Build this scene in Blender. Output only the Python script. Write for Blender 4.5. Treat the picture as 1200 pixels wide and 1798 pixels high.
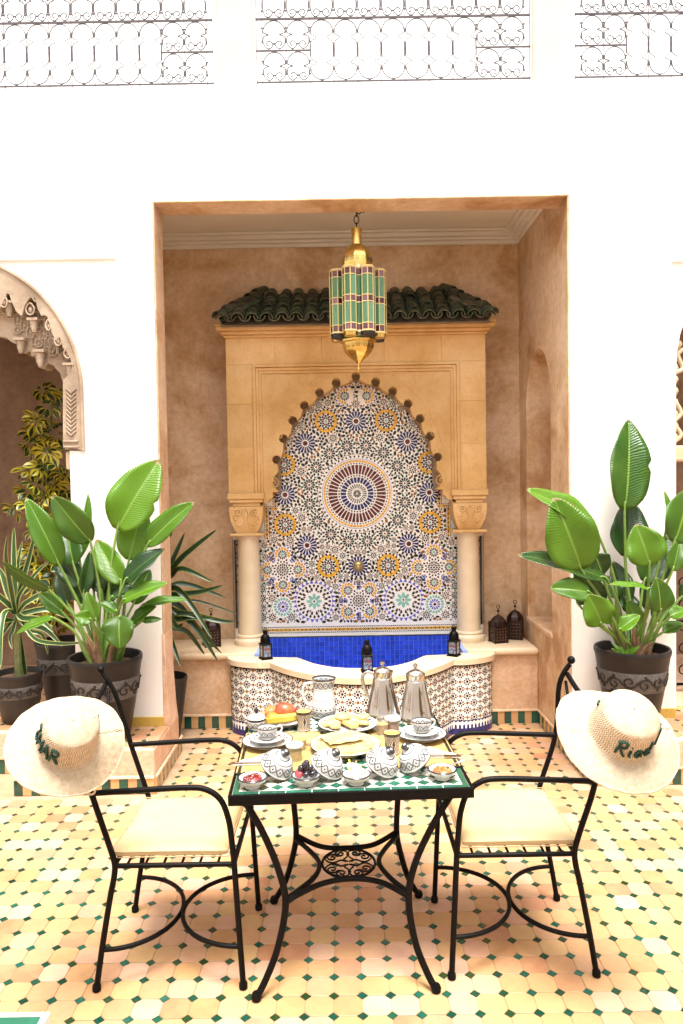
import bpy, bmesh, math, random
from math import sin, cos, pi, radians, sqrt, atan2
from mathutils import Vector, Matrix
from mathutils.geometry import tessellate_polygon

for o in list(bpy.data.objects): bpy.data.objects.remove(o)
scene = bpy.context.scene
COL = scene.collection
random.seed(7)

# ------------------------------------------------------------ camera, sky, sun, exposure
CAM_H = 1.80; FOC = 1285.0; CX, CY = 600.0, 899.0
PITCH, ROLL = radians(1.96), radians(0.95)
FW = Vector((0, cos(PITCH), -sin(PITCH))); RT = Vector((1, 0, 0)); DN = Vector((0, -sin(PITCH), -cos(PITCH)))
IR = cos(ROLL)*RT + sin(ROLL)*DN; ID = -sin(ROLL)*RT + cos(ROLL)*DN
cam = bpy.data.cameras.new('camera'); cam_o = bpy.data.objects.new('camera', cam); COL.objects.link(cam_o)
cam.sensor_fit = 'VERTICAL'; cam.sensor_height = 36.0; cam.sensor_width = 24.0
cam.lens = 36.0*FOC/1798.0; cam.clip_start = 0.05; cam.clip_end = 500
m3 = Matrix((IR, -ID, -FW)).transposed()
cam_o.matrix_world = Matrix.Translation((0, 0, CAM_H)) @ m3.to_4x4()
scene.camera = cam_o
scene.render.resolution_x = 683; scene.render.resolution_y = 1024

SUN_EL, SUN_AZ = radians(75), radians(170)      # azimuth measured clockwise from +Y
w = bpy.data.worlds.new('World'); scene.world = w; w.use_nodes = True
wn = w.node_tree; wn.nodes.clear()
sky = wn.nodes.new('ShaderNodeTexSky'); sky.sky_type = 'NISHITA'; sky.sun_disc = False
sky.sun_elevation = SUN_EL; sky.sun_rotation = SUN_AZ; sky.dust_density = 4.0; sky.air_density = 1.0; sky.ozone_density = 0.6
hs = wn.nodes.new('ShaderNodeHueSaturation'); hs.inputs['Saturation'].default_value = 0.16
bg = wn.nodes.new('ShaderNodeBackground'); bg.inputs['Strength'].default_value = 0.125
wo = wn.nodes.new('ShaderNodeOutputWorld')
wn.links.new(sky.outputs[0], hs.inputs['Color']); wn.links.new(hs.outputs[0], bg.inputs['Color']); wn.links.new(bg.outputs[0], wo.inputs['Surface'])
sl = bpy.data.lights.new('sun', 'SUN'); sl.energy = 1.5; sl.angle = radians(20); sl.color = (1, .95, .87)
so = bpy.data.objects.new('sun', sl); COL.objects.link(so)
sd = Vector((sin(SUN_AZ)*cos(SUN_EL), cos(SUN_AZ)*cos(SUN_EL), sin(SUN_EL)))
so.rotation_euler = sd.to_track_quat('Z', 'Y').to_euler(); so.location = (0, -2, 9)
vs = scene.view_settings
scene.display_settings.display_device = 'sRGB'
vs.view_transform = 'Standard'; vs.look = 'None'; vs.exposure = 2.12; vs.gamma = 1.0; vs.use_curve_mapping = False
scene.render.engine = 'CYCLES'
scene.cycles.max_bounces = 8; scene.cycles.transparent_max_bounces = 12

# ------------------------------------------------------------ helpers
def ray(u, v): return FW + IR*((u-CX)/FOC) + ID*((v-CY)/FOC)
def at(u, v, Y):
    "photograph pixel at depth Y -> point in the place"
    d = ray(u, v); return Vector((d.x*Y/d.y, Y, CAM_H + d.z*Y/d.y))
def proj(p):
    q = Vector(p) - Vector((0, 0, CAM_H)); k = q.dot(FW)
    if k < .05: return (-9999, -9999)
    return (CX + FOC*q.dot(IR)/k, CY + FOC*q.dot(ID)/k)
def wl(o):
    v = Vector((0, 0, 0))
    while o: v = v + o.location; o = o.parent
    return v
def link(o, parent=None):
    COL.objects.link(o)
    if parent: o.parent = parent
    return o
def tag(o, label=None, cat=None, group=None, kind=None):
    if label: o['label'] = label
    if cat: o['category'] = cat
    if group: o['group'] = group
    if kind: o['kind'] = kind
    return o
def thing(name, label, cat, loc=(0, 0, 0), rz=0, group=None):
    o = bpy.data.objects.new(name, None); o.empty_display_size = .1; COL.objects.link(o)
    o.location = loc; o.rotation_euler = (0, 0, rz)
    return tag(o, label, cat, group)
def inst(o, parent, loc=None, rot=None, scale=None):
    c = o.copy(); link(c, parent)
    if loc is not None: c.location = loc
    if rot is not None: c.rotation_euler = rot
    if scale is not None: c.scale = scale
    return c
def place(name, mesh, parent, loc=(0, 0, 0), rot=(0, 0, 0), scale=(1, 1, 1)):
    o = bpy.data.objects.new(name, mesh); link(o, parent)
    o.location = loc; o.rotation_euler = rot; o.scale = scale
    return o

def crom(pts, n=8, closed=False):
    P = [Vector(p) for p in pts]; out = []; N = len(P)
    rng = range(N if closed else N-1)
    for i in rng:
        if closed: a, b, c, d = P[i-1], P[i], P[(i+1) % N], P[(i+2) % N]
        else: a, b, c, d = P[max(i-1, 0)], P[i], P[i+1], P[min(i+2, N-1)]
        for k in range(n):
            t = k/n
            out.append(.5*((2*b)+(c-a)*t+(2*a-5*b+4*c-d)*t*t+(3*b-a-3*c+d)*t**3))
    if not closed: out.append(P[-1].copy())
    return out

class MB:
    def __init__(s): s.v = []; s.f = []; s.m = []; s.uv = {}
    def add(s, vs, fs, m=0):
        b = len(s.v); s.v += [Vector(p) for p in vs]
        for f in fs: s.f.append([b+i for i in f]); s.m.append(m)
        return s
    def box(s, x0, x1, y0, y1, z0, z1, m=0):
        return s.add([(x, y, z) for z in (z0, z1) for y in (y0, y1) for x in (x0, x1)],
                     [(0, 2, 3, 1), (4, 5, 7, 6), (0, 1, 5, 4), (2, 6, 7, 3), (0, 4, 6, 2), (1, 3, 7, 5)], m)
    def tube(s, pts, r, n=8, m=0, closed=False):
        P = [Vector(p) for p in pts]; N = len(P)
        R = r if isinstance(r, (list, tuple)) else [r]*N
        up = None; vs = []
        for i in range(N):
            if closed: t = P[(i+1) % N]-P[i-1]
            else: t = P[min(i+1, N-1)]-P[max(i-1, 0)]
            if t.length < 1e-9: t = Vector((0, 0, 1))
            t.normalize()
            if up is None:
                up = Vector((0, 0, 1)) if abs(t.z) < .9 else Vector((1, 0, 0))
            up = up - t*up.dot(t)
            if up.length < 1e-6: up = t.orthogonal()
            up.normalize(); sd_ = t.cross(up)
            for k in range(n):
                a = 2*pi*k/n; vs.append(P[i]+(up*cos(a)+sd_*sin(a))*R[i])
        fs = []
        for i in range(N if closed else N-1):
            j = (i+1) % N
            for k in range(n):
                l = (k+1) % n; fs.append((i*n+k, i*n+l, j*n+l, j*n+k))
        if not closed: fs += [tuple(range(n-1, -1, -1)), tuple(range((N-1)*n, N*n))]
        return s.add(vs, fs, m)
    def lathe(s, prof, n=24, c=(0, 0, 0), m=0, a0=0, wob=None, cap=True):
        vs = []; c = Vector(c)
        for (r, z) in prof:
            for k in range(n):
                a = a0+2*pi*k/n; rr = r*(wob(a, z) if wob else 1)
                vs.append(c+Vector((rr*cos(a), rr*sin(a), z)))
        fs = []
        for i in range(len(prof)-1):
            for k in range(n):
                l = (k+1) % n; fs.append((i*n+k, i*n+l, (i+1)*n+l, (i+1)*n+k))
        if cap and prof[0][0] > 1e-5: fs.append(tuple(range(n-1, -1, -1)))
        if cap and prof[-1][0] > 1e-5: L = (len(prof)-1)*n; fs.append(tuple(range(L, L+n)))
        return s.add(vs, fs, m)
    def ball(s, c, r, n=10, m=0, sc=(1, 1, 1)):
        b = len(s.v)
        s.lathe([(max(1e-6, r*sin(pi*i/(n//2+1))), -r*cos(pi*i/(n//2+1))) for i in range(n//2+2)], n, (0, 0, 0), m)
        for i in range(b, len(s.v)):
            p = s.v[i]; s.v[i] = Vector((p.x*sc[0], p.y*sc[1], p.z*sc[2]))+Vector(c)
        return s
    def prism(s, pts, off, m=0):
        n = len(pts); off = Vector(off)
        vs = [Vector(p) for p in pts]+[Vector(p)+off for p in pts]
        return s.add(vs, [tuple(range(n-1, -1, -1)), tuple(range(n, 2*n))]+[(i, (i+1) % n, n+(i+1) % n, n+i) for i in range(n)], m)
    def plate(s, loops, off, m=0):
        "flat plate: loops of 3D points on one plane (first outer, rest holes), thickness vector off"
        L = [[Vector(p) for p in l] for l in loops]; off = Vector(off)
        tri = tessellate_polygon(L); flat = [p for l in L for p in l]; n = len(flat)
        fs = [tuple(t) for t in tri]+[tuple(n+i for i in reversed(t)) for t in tri]
        b = 0
        for l in L:
            k = len(l)
            for i in range(k): fs.append((b+i, b+(i+1) % k, n+b+(i+1) % k, n+b+i))
            b += k
        return s.add(flat+[p+off for p in flat], fs, m)
    def xform(s, mat, i0=0):
        for i in range(i0, len(s.v)): s.v[i] = mat @ s.v[i]
        return s
    def mesh(s, name, mats, smooth=30, clean=False):
        me = bpy.data.meshes.new(name)
        me.from_pydata([tuple(p) for p in s.v], [], s.f)
        if not isinstance(mats, (list, tuple)): mats = [mats]
        for m in mats: me.materials.append(m)
        me.polygons.foreach_set('material_index', s.m)
        bm = bmesh.new(); bm.from_mesh(me)
        if clean: bmesh.ops.remove_doubles(bm, verts=bm.verts, dist=1e-5)
        bmesh.ops.recalc_face_normals(bm, faces=bm.faces)
        bm.to_mesh(me); bm.free()
        if smooth:
            me.polygons.foreach_set('use_smooth', [True]*len(me.polygons))
            me.set_sharp_from_angle(angle=radians(smooth))
        me.update()
        return me
    def build(s, name, mats, parent=None, smooth=30, world=False, bevel=0, seg=2, clean=False):
        if world and parent:
            o = wl(parent); s.v = [p-o for p in s.v]
        ob = bpy.data.objects.new(name, s.mesh(name, mats, smooth, clean)); link(ob, parent)
        if bevel:
            b = ob.modifiers.new('bevel', 'BEVEL'); b.width = bevel; b.segments = seg; b.limit_method = 'ANGLE'; b.angle_limit = radians(40)
            b.harden_normals = False
        return ob
def XZ(pts, y): return [(p[0], y, p[1]) for p in pts]

# ------------------------------------------------------------ materials
def S(r, g, b):
    f = lambda c: (c/255/12.92) if c <= 10 else ((c/255+.055)/1.055)**2.4
    return (f(r), f(g), f(b))
class NT:
    def __init__(s, name):
        s.mat = bpy.data.materials.new(name); s.mat.use_nodes = True; s.t = s.mat.node_tree
        s.b = s.t.nodes['Principled BSDF']
        s._co = None
    def n(s, typ, **k):
        nd = s.t.nodes.new(typ)
        for a, b in k.items(): setattr(nd, a, b)
        return nd
    def l(s, a, b): s.t.links.new(a, b)
    def put(s, sock, v):
        if hasattr(v, 'is_linked') or isinstance(v, bpy.types.NodeSocket): s.l(v, sock)
        elif isinstance(v, (tuple, list)) and len(v) == 3 and sock.type == 'RGBA': sock.default_value = (*v, 1)
        else: sock.default_value = v
    def m(s, op, a, b=0.0, c=0.0):
        nd = s.n('ShaderNodeMath', operation=op); s.put(nd.inputs[0], a); s.put(nd.inputs[1], b)
        if op in ('MULTIPLY_ADD', 'SMOOTH_MIN', 'WRAP', 'COMPARE'): s.put(nd.inputs[2], c)
        return nd.outputs[0]
    def co(s, kind='Object'):
        if s._co is None: s._co = s.n('ShaderNodeTexCoord')
        return s._co.outputs[kind]
    def noise(s, scale, detail=4, rough=.55, dist=0, vec=None):
        nd = s.n('ShaderNodeTexNoise'); s.l(vec if vec is not None else s.co(), nd.inputs['Vector'])
        nd.inputs['Scale'].default_value = scale; nd.inputs['Detail'].default_value = detail; nd.inputs['Roughness'].default_value = rough; nd.inputs['Distortion'].default_value = dist
        return nd.outputs[0]
    def ramp(s, f, stops, interp='LINEAR'):
        nd = s.n('ShaderNodeValToRGB'); s.put(nd.inputs[0], f); cr = nd.color_ramp; cr.interpolation = interp
        while len(cr.elements) < len(stops): cr.elements.new(.5)
        for e, (p, c) in zip(cr.elements, stops): e.position = p; e.color = (*c, 1) if len(c) == 3 else c
        return nd.outputs[0]
    def mix(s, f, a, b, mode='MIX'):
        nd = s.n('ShaderNodeMix', data_type='RGBA', blend_type=mode)
        s.put(nd.inputs[0], f); s.put(nd.inputs[6], a); s.put(nd.inputs[7], b)
        return nd.outputs[2]
    def rnd(s, island=False):
        if island: return s.n('ShaderNodeNewGeometry').outputs['Random Per Island']
        return s.n('ShaderNodeObjectInfo').outputs['Random']
    def bump(s, h, strength=.3, dist=.01):
        nd = s.n('ShaderNodeBump'); s.put(nd.inputs['Height'], h); nd.inputs['Strength'].default_value = strength; nd.inputs['Distance'].default_value = dist
        s.l(nd.outputs[0], s.b.inputs['Normal'])
    def set(s, **k):
        for a, v in k.items(): s.put(s.b.inputs[a.replace('_', ' ')], v)
        return s.mat
def M(name, col, col2=None, scale=8, rough=.5, bump=0, bscale=60, bdist=.004, metal=0, rnd=0, island=False, spec=.5, coat=0, detail=4, rmod=.0):
    t = NT(name); c = col
    if col2 is not None: c = t.ramp(t.noise(scale, detail), [(.34, col), (.66, col2)])
    if rnd:
        h = t.n('ShaderNodeHueSaturation'); t.put(h.inputs['Color'], c)
        t.put(h.inputs['Value'], t.m('MULTIPLY_ADD', t.rnd(island), 2*rnd, 1-rnd)); c = h.outputs[0]
    if bump: t.bump(t.noise(bscale, 5), bump, bdist)
    rr = rough
    if rmod: rr = t.m('MULTIPLY_ADD', t.noise(scale*1.7, 5), rmod, rough-rmod*.5)
    return t.set(Base_Color=c, Roughness=rr, Metallic=metal, Specular_IOR_Level=spec, Coat_Weight=coat)

def plaster(name, a, b, c, sc=1.6, rough=.62, fine=True):
    t = NT(name)
    n1 = t.noise(sc, 6, .62, .6); n2 = t.noise(sc*3.1, 6, .65, .3)
    c1 = t.ramp(n1, [(.36, c), (.47, a), (.60, b)])
    c2 = t.mix(t.m('MULTIPLY', t.ramp(n2, [(.42, (0, 0, 0)), (.60, (1, 1, 1))]), .5), c1, b)
    n3 = t.noise(sc*14, 5, .7); c3 = t.mix(.36, c2, t.ramp(n3, [(.34, (.42, .36, .30)), (.62, (1, 1, 1))]), 'MULTIPLY')
    t.bump(t.m('ADD', t.noise(sc*5, 6, .6), t.m('MULTIPLY', t.noise(90, 4), .18)), .35, .012)
    return t.set(Base_Color=c3, Roughness=t.m('MULTIPLY_ADD', n2, .3, rough-.15), Specular_IOR_Level=.35)
TAN = plaster('tadelakt tan', (.60, .39, .215), (.77, .58, .40), (.45, .25, .115))
TANL = plaster('tadelakt pale', (.60, .38, .22), (.70, .50, .34), (.52, .30, .16), 2.2)
PINK = plaster('tadelakt rose', (.62, .38, .24), (.70, .48, .34), (.55, .30, .18), 3.0)
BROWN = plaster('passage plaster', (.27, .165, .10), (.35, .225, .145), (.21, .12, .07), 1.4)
t_ = NT('white limewash')
_n = t_.noise(2.0, 6, .6); t_.bump(t_.m('ADD', t_.noise(5, 5), t_.m('MULTIPLY', t_.noise(70, 4), .2)), .25, .008)
WHITE = t_.set(Base_Color=t_.ramp(_n, [(.3, (.80, .78, .74)), (.7, (.86, .85, .83))]), Roughness=.8, Specular_IOR_Level=.2)
CREAM = M('cream paint', (.57, .475, .36), (.65, .56, .44), 2.5, .7, .2, 40)
CEIL = M('ceiling paint', (.72, .67, .58), (.78, .73, .64), 2, .75, .1, 40)
STONE = plaster('sandstone', (.60, .385, .17), (.68, .48, .25), (.52, .31, .12), 2.4, .8)
def stone_mat(name, a, b, c):
    t = NT(name)
    n1 = t.noise(3.2, 6, .6); n2 = t.noise(60, 5, .7)
    col = t.ramp(n1, [(.32, c), (.5, a), (.68, b)])
    h = t.n('ShaderNodeHueSaturation'); t.put(h.inputs['Color'], col); t.put(h.inputs['Value'], t.m('MULTIPLY_ADD', t.rnd(), .16, .92)); 
    col = t.mix(.3, h.outputs[0], t.ramp(n2, [(.28, (.45, .4, .35)), (.5, (1, 1, 1))]), 'MULTIPLY')
    t.bump(t.m('ADD', t.m('MULTIPLY', n2, .35), t.noise(14, 5)), .5, .006)
    return t.set(Base_Color=col, Roughness=.85, Specular_IOR_Level=.25)
STONE = stone_mat('sandstone', (.66, .42, .18), (.73, .50, .25), (.57, .34, .125))
STONEP = stone_mat('pale stone', (.66, .53, .36), (.74, .62, .46), (.58, .44, .28))
ARCHS = stone_mat('old carved stucco', (.38, .29, .21), (.47, .375, .285), (.26, .19, .135))
LEDGE = M('ledge plaster', (.58, .42, .26), (.67, .52, .36), 4, .6, .3, 60)
MARBLE = M('cream marble', (.62, .485, .315), (.70, .58, .41), 5, .35, .05, 60)
IRON = M('black iron', (.0018, .0015, .0014), (.003, .0026, .0024), 30, .48, .25, 160, .001, spec=.12)
IRONB = M('balcony iron', (.085, .073, .082), (.11, .095, .095), 30, .7, spec=.15)
RUST = M('dark lantern metal', (.018, .008, .006), (.035, .016, .010), 25, .38, .3, 120, .002, metal=.5)
def tilecol(name, stops, rough, island, bump=.25, spec=.5, coat=0, vary=.18):
    t = NT(name); r = t.rnd(island)
    c = t.ramp(r, stops)
    n = t.noise(38, 5, .65); n2 = t.noise(9, 4, .6)
    c = t.mix(vary, c, t.ramp(n, [(.3, (.55, .42, .34)), (.62, (1, 1, 1))]), 'MULTIPLY')
    c = t.mix(t.m('MULTIPLY', t.ramp(n2, [(.45, (0, 0, 0)), (.7, (1, 1, 1))]), .4), c, stops[0][1])
    pos = t.n('ShaderNodeNewGeometry').outputs['Position']; wear = t.noise(2.3, 5, .65, .4, vec=pos); spots = t.noise(55, 3, .6, vec=pos)
    c = t.mix(.32, c, t.ramp(wear, [(.34, (.70, .64, .56)), (.52, (1, 1, 1))]), 'MULTIPLY')
    c = t.mix(t.m('MULTIPLY', t.ramp(spots, [(.66, (0, 0, 0)), (.72, (1, 1, 1))]), .45), c, (.20, .12, .07))
    t.bump(n, bump, .002)
    return t.set(Base_Color=c, Roughness=t.m('MULTIPLY_ADD', wear, .3, t.m('MULTIPLY_ADD', n2, .25, rough-.27)), Specular_IOR_Level=spec, Coat_Weight=coat)
TERRA = [(0, (.47, .29, .135)), (.2, (.46, .245, .13)), (.38, (.53, .34, .235)), (.52, (.42, .215, .095)), (.66, (.50, .32, .145)), (.82, (.40, .175, .09)), (.92, (.52, .305, .215)), (1, (.55, .385, .265))]
GREENS = [(0, (.003, .030, .017)), (.3, (.004, .055, .033)), (.55, (.008, .095, .062)), (.75, (.016, .040, .008)), (1, (.005, .048, .028))]
T_OBJ = tilecol('terracotta tile', TERRA, .45, False); T_ISL = tilecol('terracotta tiles far', TERRA, .45, True)
G_OBJ = tilecol('green glazed tile', GREENS, .2, False, .1, .5, .3, .12); G_ISL = tilecol('green glazed tiles far', GREENS, .2, True, .1, .5, .3, .12)
GROUT = M('grout', (.30, .19, .11), (.44, .29, .17), 6, .9, .3, 90)
SKO = tilecol('orange skirting tile', [(0, (.58, .33, .13)), (.5, (.62, .37, .16)), (1, (.54, .30, .14))], .5, False)
SKG = tilecol('dark green skirting tile', [(0, (.006, .055, .035)), (1, (.010, .085, .05))], .2, False, .1, .5, .3, .1)
OCHRE = tilecol('ochre tile', [(0, (.55, .36, .06)), (1, (.60, .40, .10))], .4, False)
def flat(name, c, rough=.25, vr=.15): return M(name, c, tuple(min(1, x*1.25+.004) for x in c), 45, rough, .08, 60, .001, rnd=vr, island=True, coat=.15)
ZB, ZN, ZR, ZY, ZW, ZBR, ZG, ZM, ZL = [flat('zellige '+n, c) for n, c in [
    ('black', (.006, .007, .007)), ('navy', (.012, .016, .11)), ('burgundy', (.085, .008, .011)), ('yellow', (.62, .33, .012)),
    ('white', (.74, .73, .70)), ('brown', (.23, .095, .016)), ('green', (.006, .055, .03)), ('mint', (.17, .43, .34)), ('lilac', (.10, .11, .44))]]
ZMATS = [ZB, ZN, ZR, ZY, ZW, ZBR, ZG, ZM, ZL]
ZBASE = M('zellige white ground', (.82, .80, .75), (.87, .85, .81), 60, .3, .25, 120, .001)
BLUE = M('blue pool tile', (.018, .05, .50), (.03, .09, .62), 50, .16, .1, 60, .001, rnd=.25, island=True)
BLUEG = M('pool grout', (.25, .33, .62), None, 1, .8)
# ------------------------------------------------------------ floor and platforms
WALL_Y = 4.70; WT = 0.21; PLAT = 0.27; BACK = 5.98
XL, XR = -1.157, 1.462; OPEN_Z = 3.617
floor = MB().box(-6, 6, -4, 7.2, -.05, -.0035).build('floor', GROUT); tag(floor, kind='structure')
TS = .10; CUT = .0203; TX0 = -.055; TY0 = 2.432    # cabochon lattice
def octo(cx, cy, z, s=TS, cut=CUT, g=.0009, jit=0, rnd=random):
    h = s/2-g; c = h-(cut-g*.4)
    pts = [(-c, -h), (c, -h), (h, -c), (h, c), (c, h), (-c, h), (-h, c), (-h, -c)]
    return [(cx+x+rnd.uniform(-jit, jit), cy+y+rnd.uniform(-jit, jit), z) for x, y in pts]
def dia(cx, cy, z, c=CUT, g=.0012, rnd=random, jit=0):
    h = c-g
    return [(cx+x*h+rnd.uniform(-jit, jit), cy+y*h+rnd.uniform(-jit, jit), z) for x, y in ((0, -1), (1, 0), (0, 1), (-1, 0))]
def tile_mb(pts, depth=.006, ch=.0012, mb=None):
    mb = mb or MB(); n = len(pts); c = sum((Vector(p) for p in pts), Vector())/n
    top = [c+(Vector(p)-c)*(1-ch/(Vector(p)-c).length) for p in pts]
    mid = [Vector(p)-Vector((0, 0, ch*.7)) for p in pts]; bot = [Vector(p)-Vector((0, 0, depth)) for p in pts]
    q = lambda a, b: [(a+i, a+(i+1) % n, b+(i+1) % n, b+i) for i in range(n)]
    mb.add(top+mid+bot, [tuple(range(n))]+q(0, n)+q(n, 2*n)); return mb
oct_me = []; dia_me = []
for k in range(5):
    r = random.Random(k); oct_me.append(tile_mb(octo(0, 0, 0, jit=.0011, rnd=r)).mesh('floor_tile', T_OBJ, 0))
    dia_me.append(tile_mb(dia(0, 0, 0, jit=.0011, rnd=r)).mesh('green_cabochon', G_OBJ, 0))
def blocked(x, y):
    if y > 4.22 and (x < -1.06 or x > 1.43): return True
    if y > 5.50: return True
    if y > 4.66 and abs(x-.128) < .98:
        d = abs(x-.128)
        if d < .62 and y > 4.80+1.0*d*d*1.05: return True
        if y > 5.32: return True
    return False
cells = []
for i in range(-28, 29):
    for j in range(-14, 32):
        x = TX0+TS*i; y = TY0+TS*j
        if not blocked(x+.05, y+.05): cells.append((x+.05, y+.05, 0))
        if not blocked(x, y): cells.append((x, y, 1))
vis = {0: [], 1: []}; rest = {0: MB(), 1: MB()}
for (x, y, k) in cells:
    u, v = proj((x, y, 0))
    if -30 < u < 1230 and 0 < v < 1825 and y > 2.2: vis[k].append((y, x))
for k in (0, 1):
    vis[k].sort(); keep = set(vis[k][:300])
    for (x, y, kk) in cells:
        if kk != k: continue
        if (y, x) in keep:
            o = place('floor_tile' if k == 0 else 'green_cabochon', random.choice(oct_me if k == 0 else dia_me), floor,
                      (x, y, random.uniform(-.0007, .0007)), (random.gauss(0, .004), random.gauss(0, .004), random.choice((0, 1, 2, 3))*pi/2))
        else:
            tile_mb(octo(x, y, random.uniform(-.0007, .0007), jit=.0011) if k == 0 else dia(x, y, random.uniform(-.0007, .0007), jit=.001), mb=rest[k])
o = rest[0].build('far_floor_tiles', T_ISL, floor, 0); tag(o, kind='stuff')
o = rest[1].build('far_green_cabochons', G_ISL, floor, 0); tag(o, kind='stuff')

def platform(name, x0, x1, y0, y1, edge=None):
    b = MB().box(x0, x1, y0, y1, -.01, PLAT-.004).build(name, PINK, None, 0, bevel=.012); tag(b, kind='structure')
    o_, c_ = MB(), MB(); nx = int((x1-x0)/TS)+1; ny = int((y1-y0)/TS)+1
    for i in range(nx):
        for j in range(ny):
            x = x0+.09+TS*i; y = y0+.09+TS*j
            if x+.05 < x1-.01 and y+.05 < min(y1-.01, 5.6):
                tile_mb(octo(x, y, PLAT+.001, jit=.001), .005, mb=o_)
                if x+.05 < x1-.05 : tile_mb(dia(x+.05, y+.05, PLAT+.001, jit=.001), .005, mb=c_)
    if o_.v:
        tag(o_.build('platform_tiles', T_ISL, b, 0), kind='stuff'); tag(c_.build('platform_cabochons', G_ISL, b, 0), kind='stuff')
    return b
platL = platform('platform_left', -1.97, -1.135, 4.29, 4.95)
platL2 = platform('platform_far_left', -5.0, -1.972, 4.64, 6.6)
platLb = MB().box(-1.972, -1.62, 4.952, 6.6, -.01, PLAT-.006).build('platform_passage', PINK); tag(platLb, kind='structure')
platR = platform('platform_right', 1.487, 2.6, 4.30, 4.96)
platR2 = platform('platform_far_right', 2.602, 5.0, 4.30, 6.6)
platRb = MB().box(2.05, 2.602, 4.962, 6.6, -.01, PLAT-.006).build('platform_passage_right', PINK); tag(platRb, kind='structure')
# border tiles along the platform edges
for (pl, x0, x1, y0, y1) in ((platL, -1.215, -1.14, 4.31, 4.69), (platR, 1.492, 1.565, 4.32, 4.69)):
    yy = y0
    while yy < y1-.02:
        y2 = min(yy+.19, y1); MB().box(x0, x1, yy+.001, y2-.001, PLAT-.003, PLAT+.004).build('border_tile', T_OBJ, pl, 0, bevel=.001); yy = y2

# striped skirting: dark green and orange tiles in turn
SKH = .092
sk_me = {}
for nm, m_ in (('g', SKG), ('o', SKO)):
    sk_me[nm] = MB().box(-.0245, .0245, -.004, .004, 0, SKH).mesh('skirting_tile', m_, 0)
def skirt(parent, p0, p1, start=0, bead=True):
    p0, p1 = Vector((*p0, 0)), Vector((*p1, 0)); d = p1-p0; L = d.length; d.normalize(); n = int(round(L/.051)); ang = atan2(d.y, d.x)
    nr = Vector((d.y, -d.x, 0))
    off = wl(parent)
    for k in range(n):
        c = p0+d*(L*(k+.5)/n)+nr*.003
        place('skirting_tile', sk_me['g' if (k+start) % 2 == 0 else 'o'], parent, c-off+Vector((0, 0, .001)), (0, 0, ang), ((L/n)/.0505, 1, 1))
    if bead:
        a = p0+nr*.002; b = p1+nr*.002
        MB().prism([a+Vector((0, 0, SKH+.002)), a+nr*.012+Vector((0, 0, SKH+.002)), a+nr*.009+Vector((0, 0, SKH+.013)), a+Vector((0, 0, SKH+.017))], b-a).build('skirting_bead', TANL, parent, 0, world=True)
skirt(platL, (-1.97, 4.288), (-1.135, 4.288)); skirt(platL, (-1.133, 4.29), (-1.133, 5.0), 1)
skirt(platL2, (-2.6, 4.638), (-1.975, 4.638), 1)
skirt(platR, (1.485, 4.298), (2.55, 4.298), 1)

# ------------------------------------------------------------ the white courtyard wall with its openings
AC = (-2.505, 2.45); AR = .862
def arch_open(cx, sx, r=AR, spring=2.45, jamb=.77, stone_z=2.06):
    pts = [(cx-sx*jamb, PLAT-.03), (cx-sx*jamb, stone_z), (cx-sx*r, stone_z)]
    for k in range(33):
        a = pi-pi*k/32; pts.append((cx+sx*r*cos(a), spring+r*sin(a)))
    pts += [(cx+sx*r, stone_z), (cx+sx*jamb, stone_z), (cx+sx*jamb, PLAT-.03)]
    return pts
left_hole = arch_open(AC[0], 1)
RX = 2.150; RC = RX+.86
right_hole = [(RX, PLAT-.03), (RX, 2.48)]+[(RC-.86*cos(a)**.9 if cos(a) > 0 else RC, 2.48+.80*sin(a)**.85) for a in [pi/2*k/12 for k in range(1, 13)]]
right_hole += [(2*RC-x, z) for x, z in reversed(right_hole[:-1])]
mid_hole = [(XL-.012, -.02), (XL-.012, OPEN_Z+.012), (XR+.012, OPEN_Z+.012), (XR+.012, -.02)]
outer = [(-5, PLAT-.03)]+left_hole[::1]+[(-1.6, PLAT-.03), (-1.6, -.02)]+mid_hole+[(1.9, -.02), (1.9, PLAT-.03)]+right_hole+[(5, PLAT-.03), (5, 4.33), (-5, 4.33)]
wall = MB().plate([XZ(outer, WALL_Y)], (0, WT, 0)).build('white_wall', WHITE, None, 20); tag(wall, kind='structure')
# lining of the alcove opening
for nm, bx in (('alcove_jamb', (XL-.010, XL, WALL_Y-.003, WALL_Y+WT+.01, PLAT-.01, OPEN_Z+.01)), ('alcove_lintel', (XL-.010, XR+.01, WALL_Y-.0035, WALL_Y+WT+.006, OPEN_Z, OPEN_Z+.0105))):
    o = MB().box(*bx).build(nm, TANL if nm == 'alcove_jamb' else TAN, None, 0, bevel=.004); tag(o, kind='structure')
# flared plaster foot of the left jamb
jf = MB().plate([XZ([(XL-.02, PLAT-.01), (XL+.002, PLAT-.01), (XL+.028, PLAT-.01), (XL+.016, PLAT+.10), (XL+.004, PLAT+.32), (XL+.001, PLAT+.6), (XL-.02, PLAT+.6)], WALL_Y-.004)], (0, WT+.012, 0)).build('jamb_foot', PINK, None, 30, bevel=.006); tag(jf, kind='structure')
# ochre tile strip at the foot of the white wall, and the thin string ledge
for (x0, x1) in ((-1.735, -1.45), (-1.447, -1.17), (1.50, 1.80), (1.803, 2.145)):
    MB().box(x0, x1, WALL_Y-.012, WALL_Y+.004, PLAT, PLAT+.062).build('ochre_skirting', OCHRE, wall, 0, bevel=.002)
MB().box(-5, -1.405, WALL_Y-.018, WALL_Y+.01, 3.268, 3.290).build('string_ledge', WHITE, wall, 0, bevel=.004)
MB().box(2.12, 5, WALL_Y-.018, WALL_Y+.01, 3.19, 3.215).build('string_ledge', WHITE, wall, 0, bevel=.004)

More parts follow.
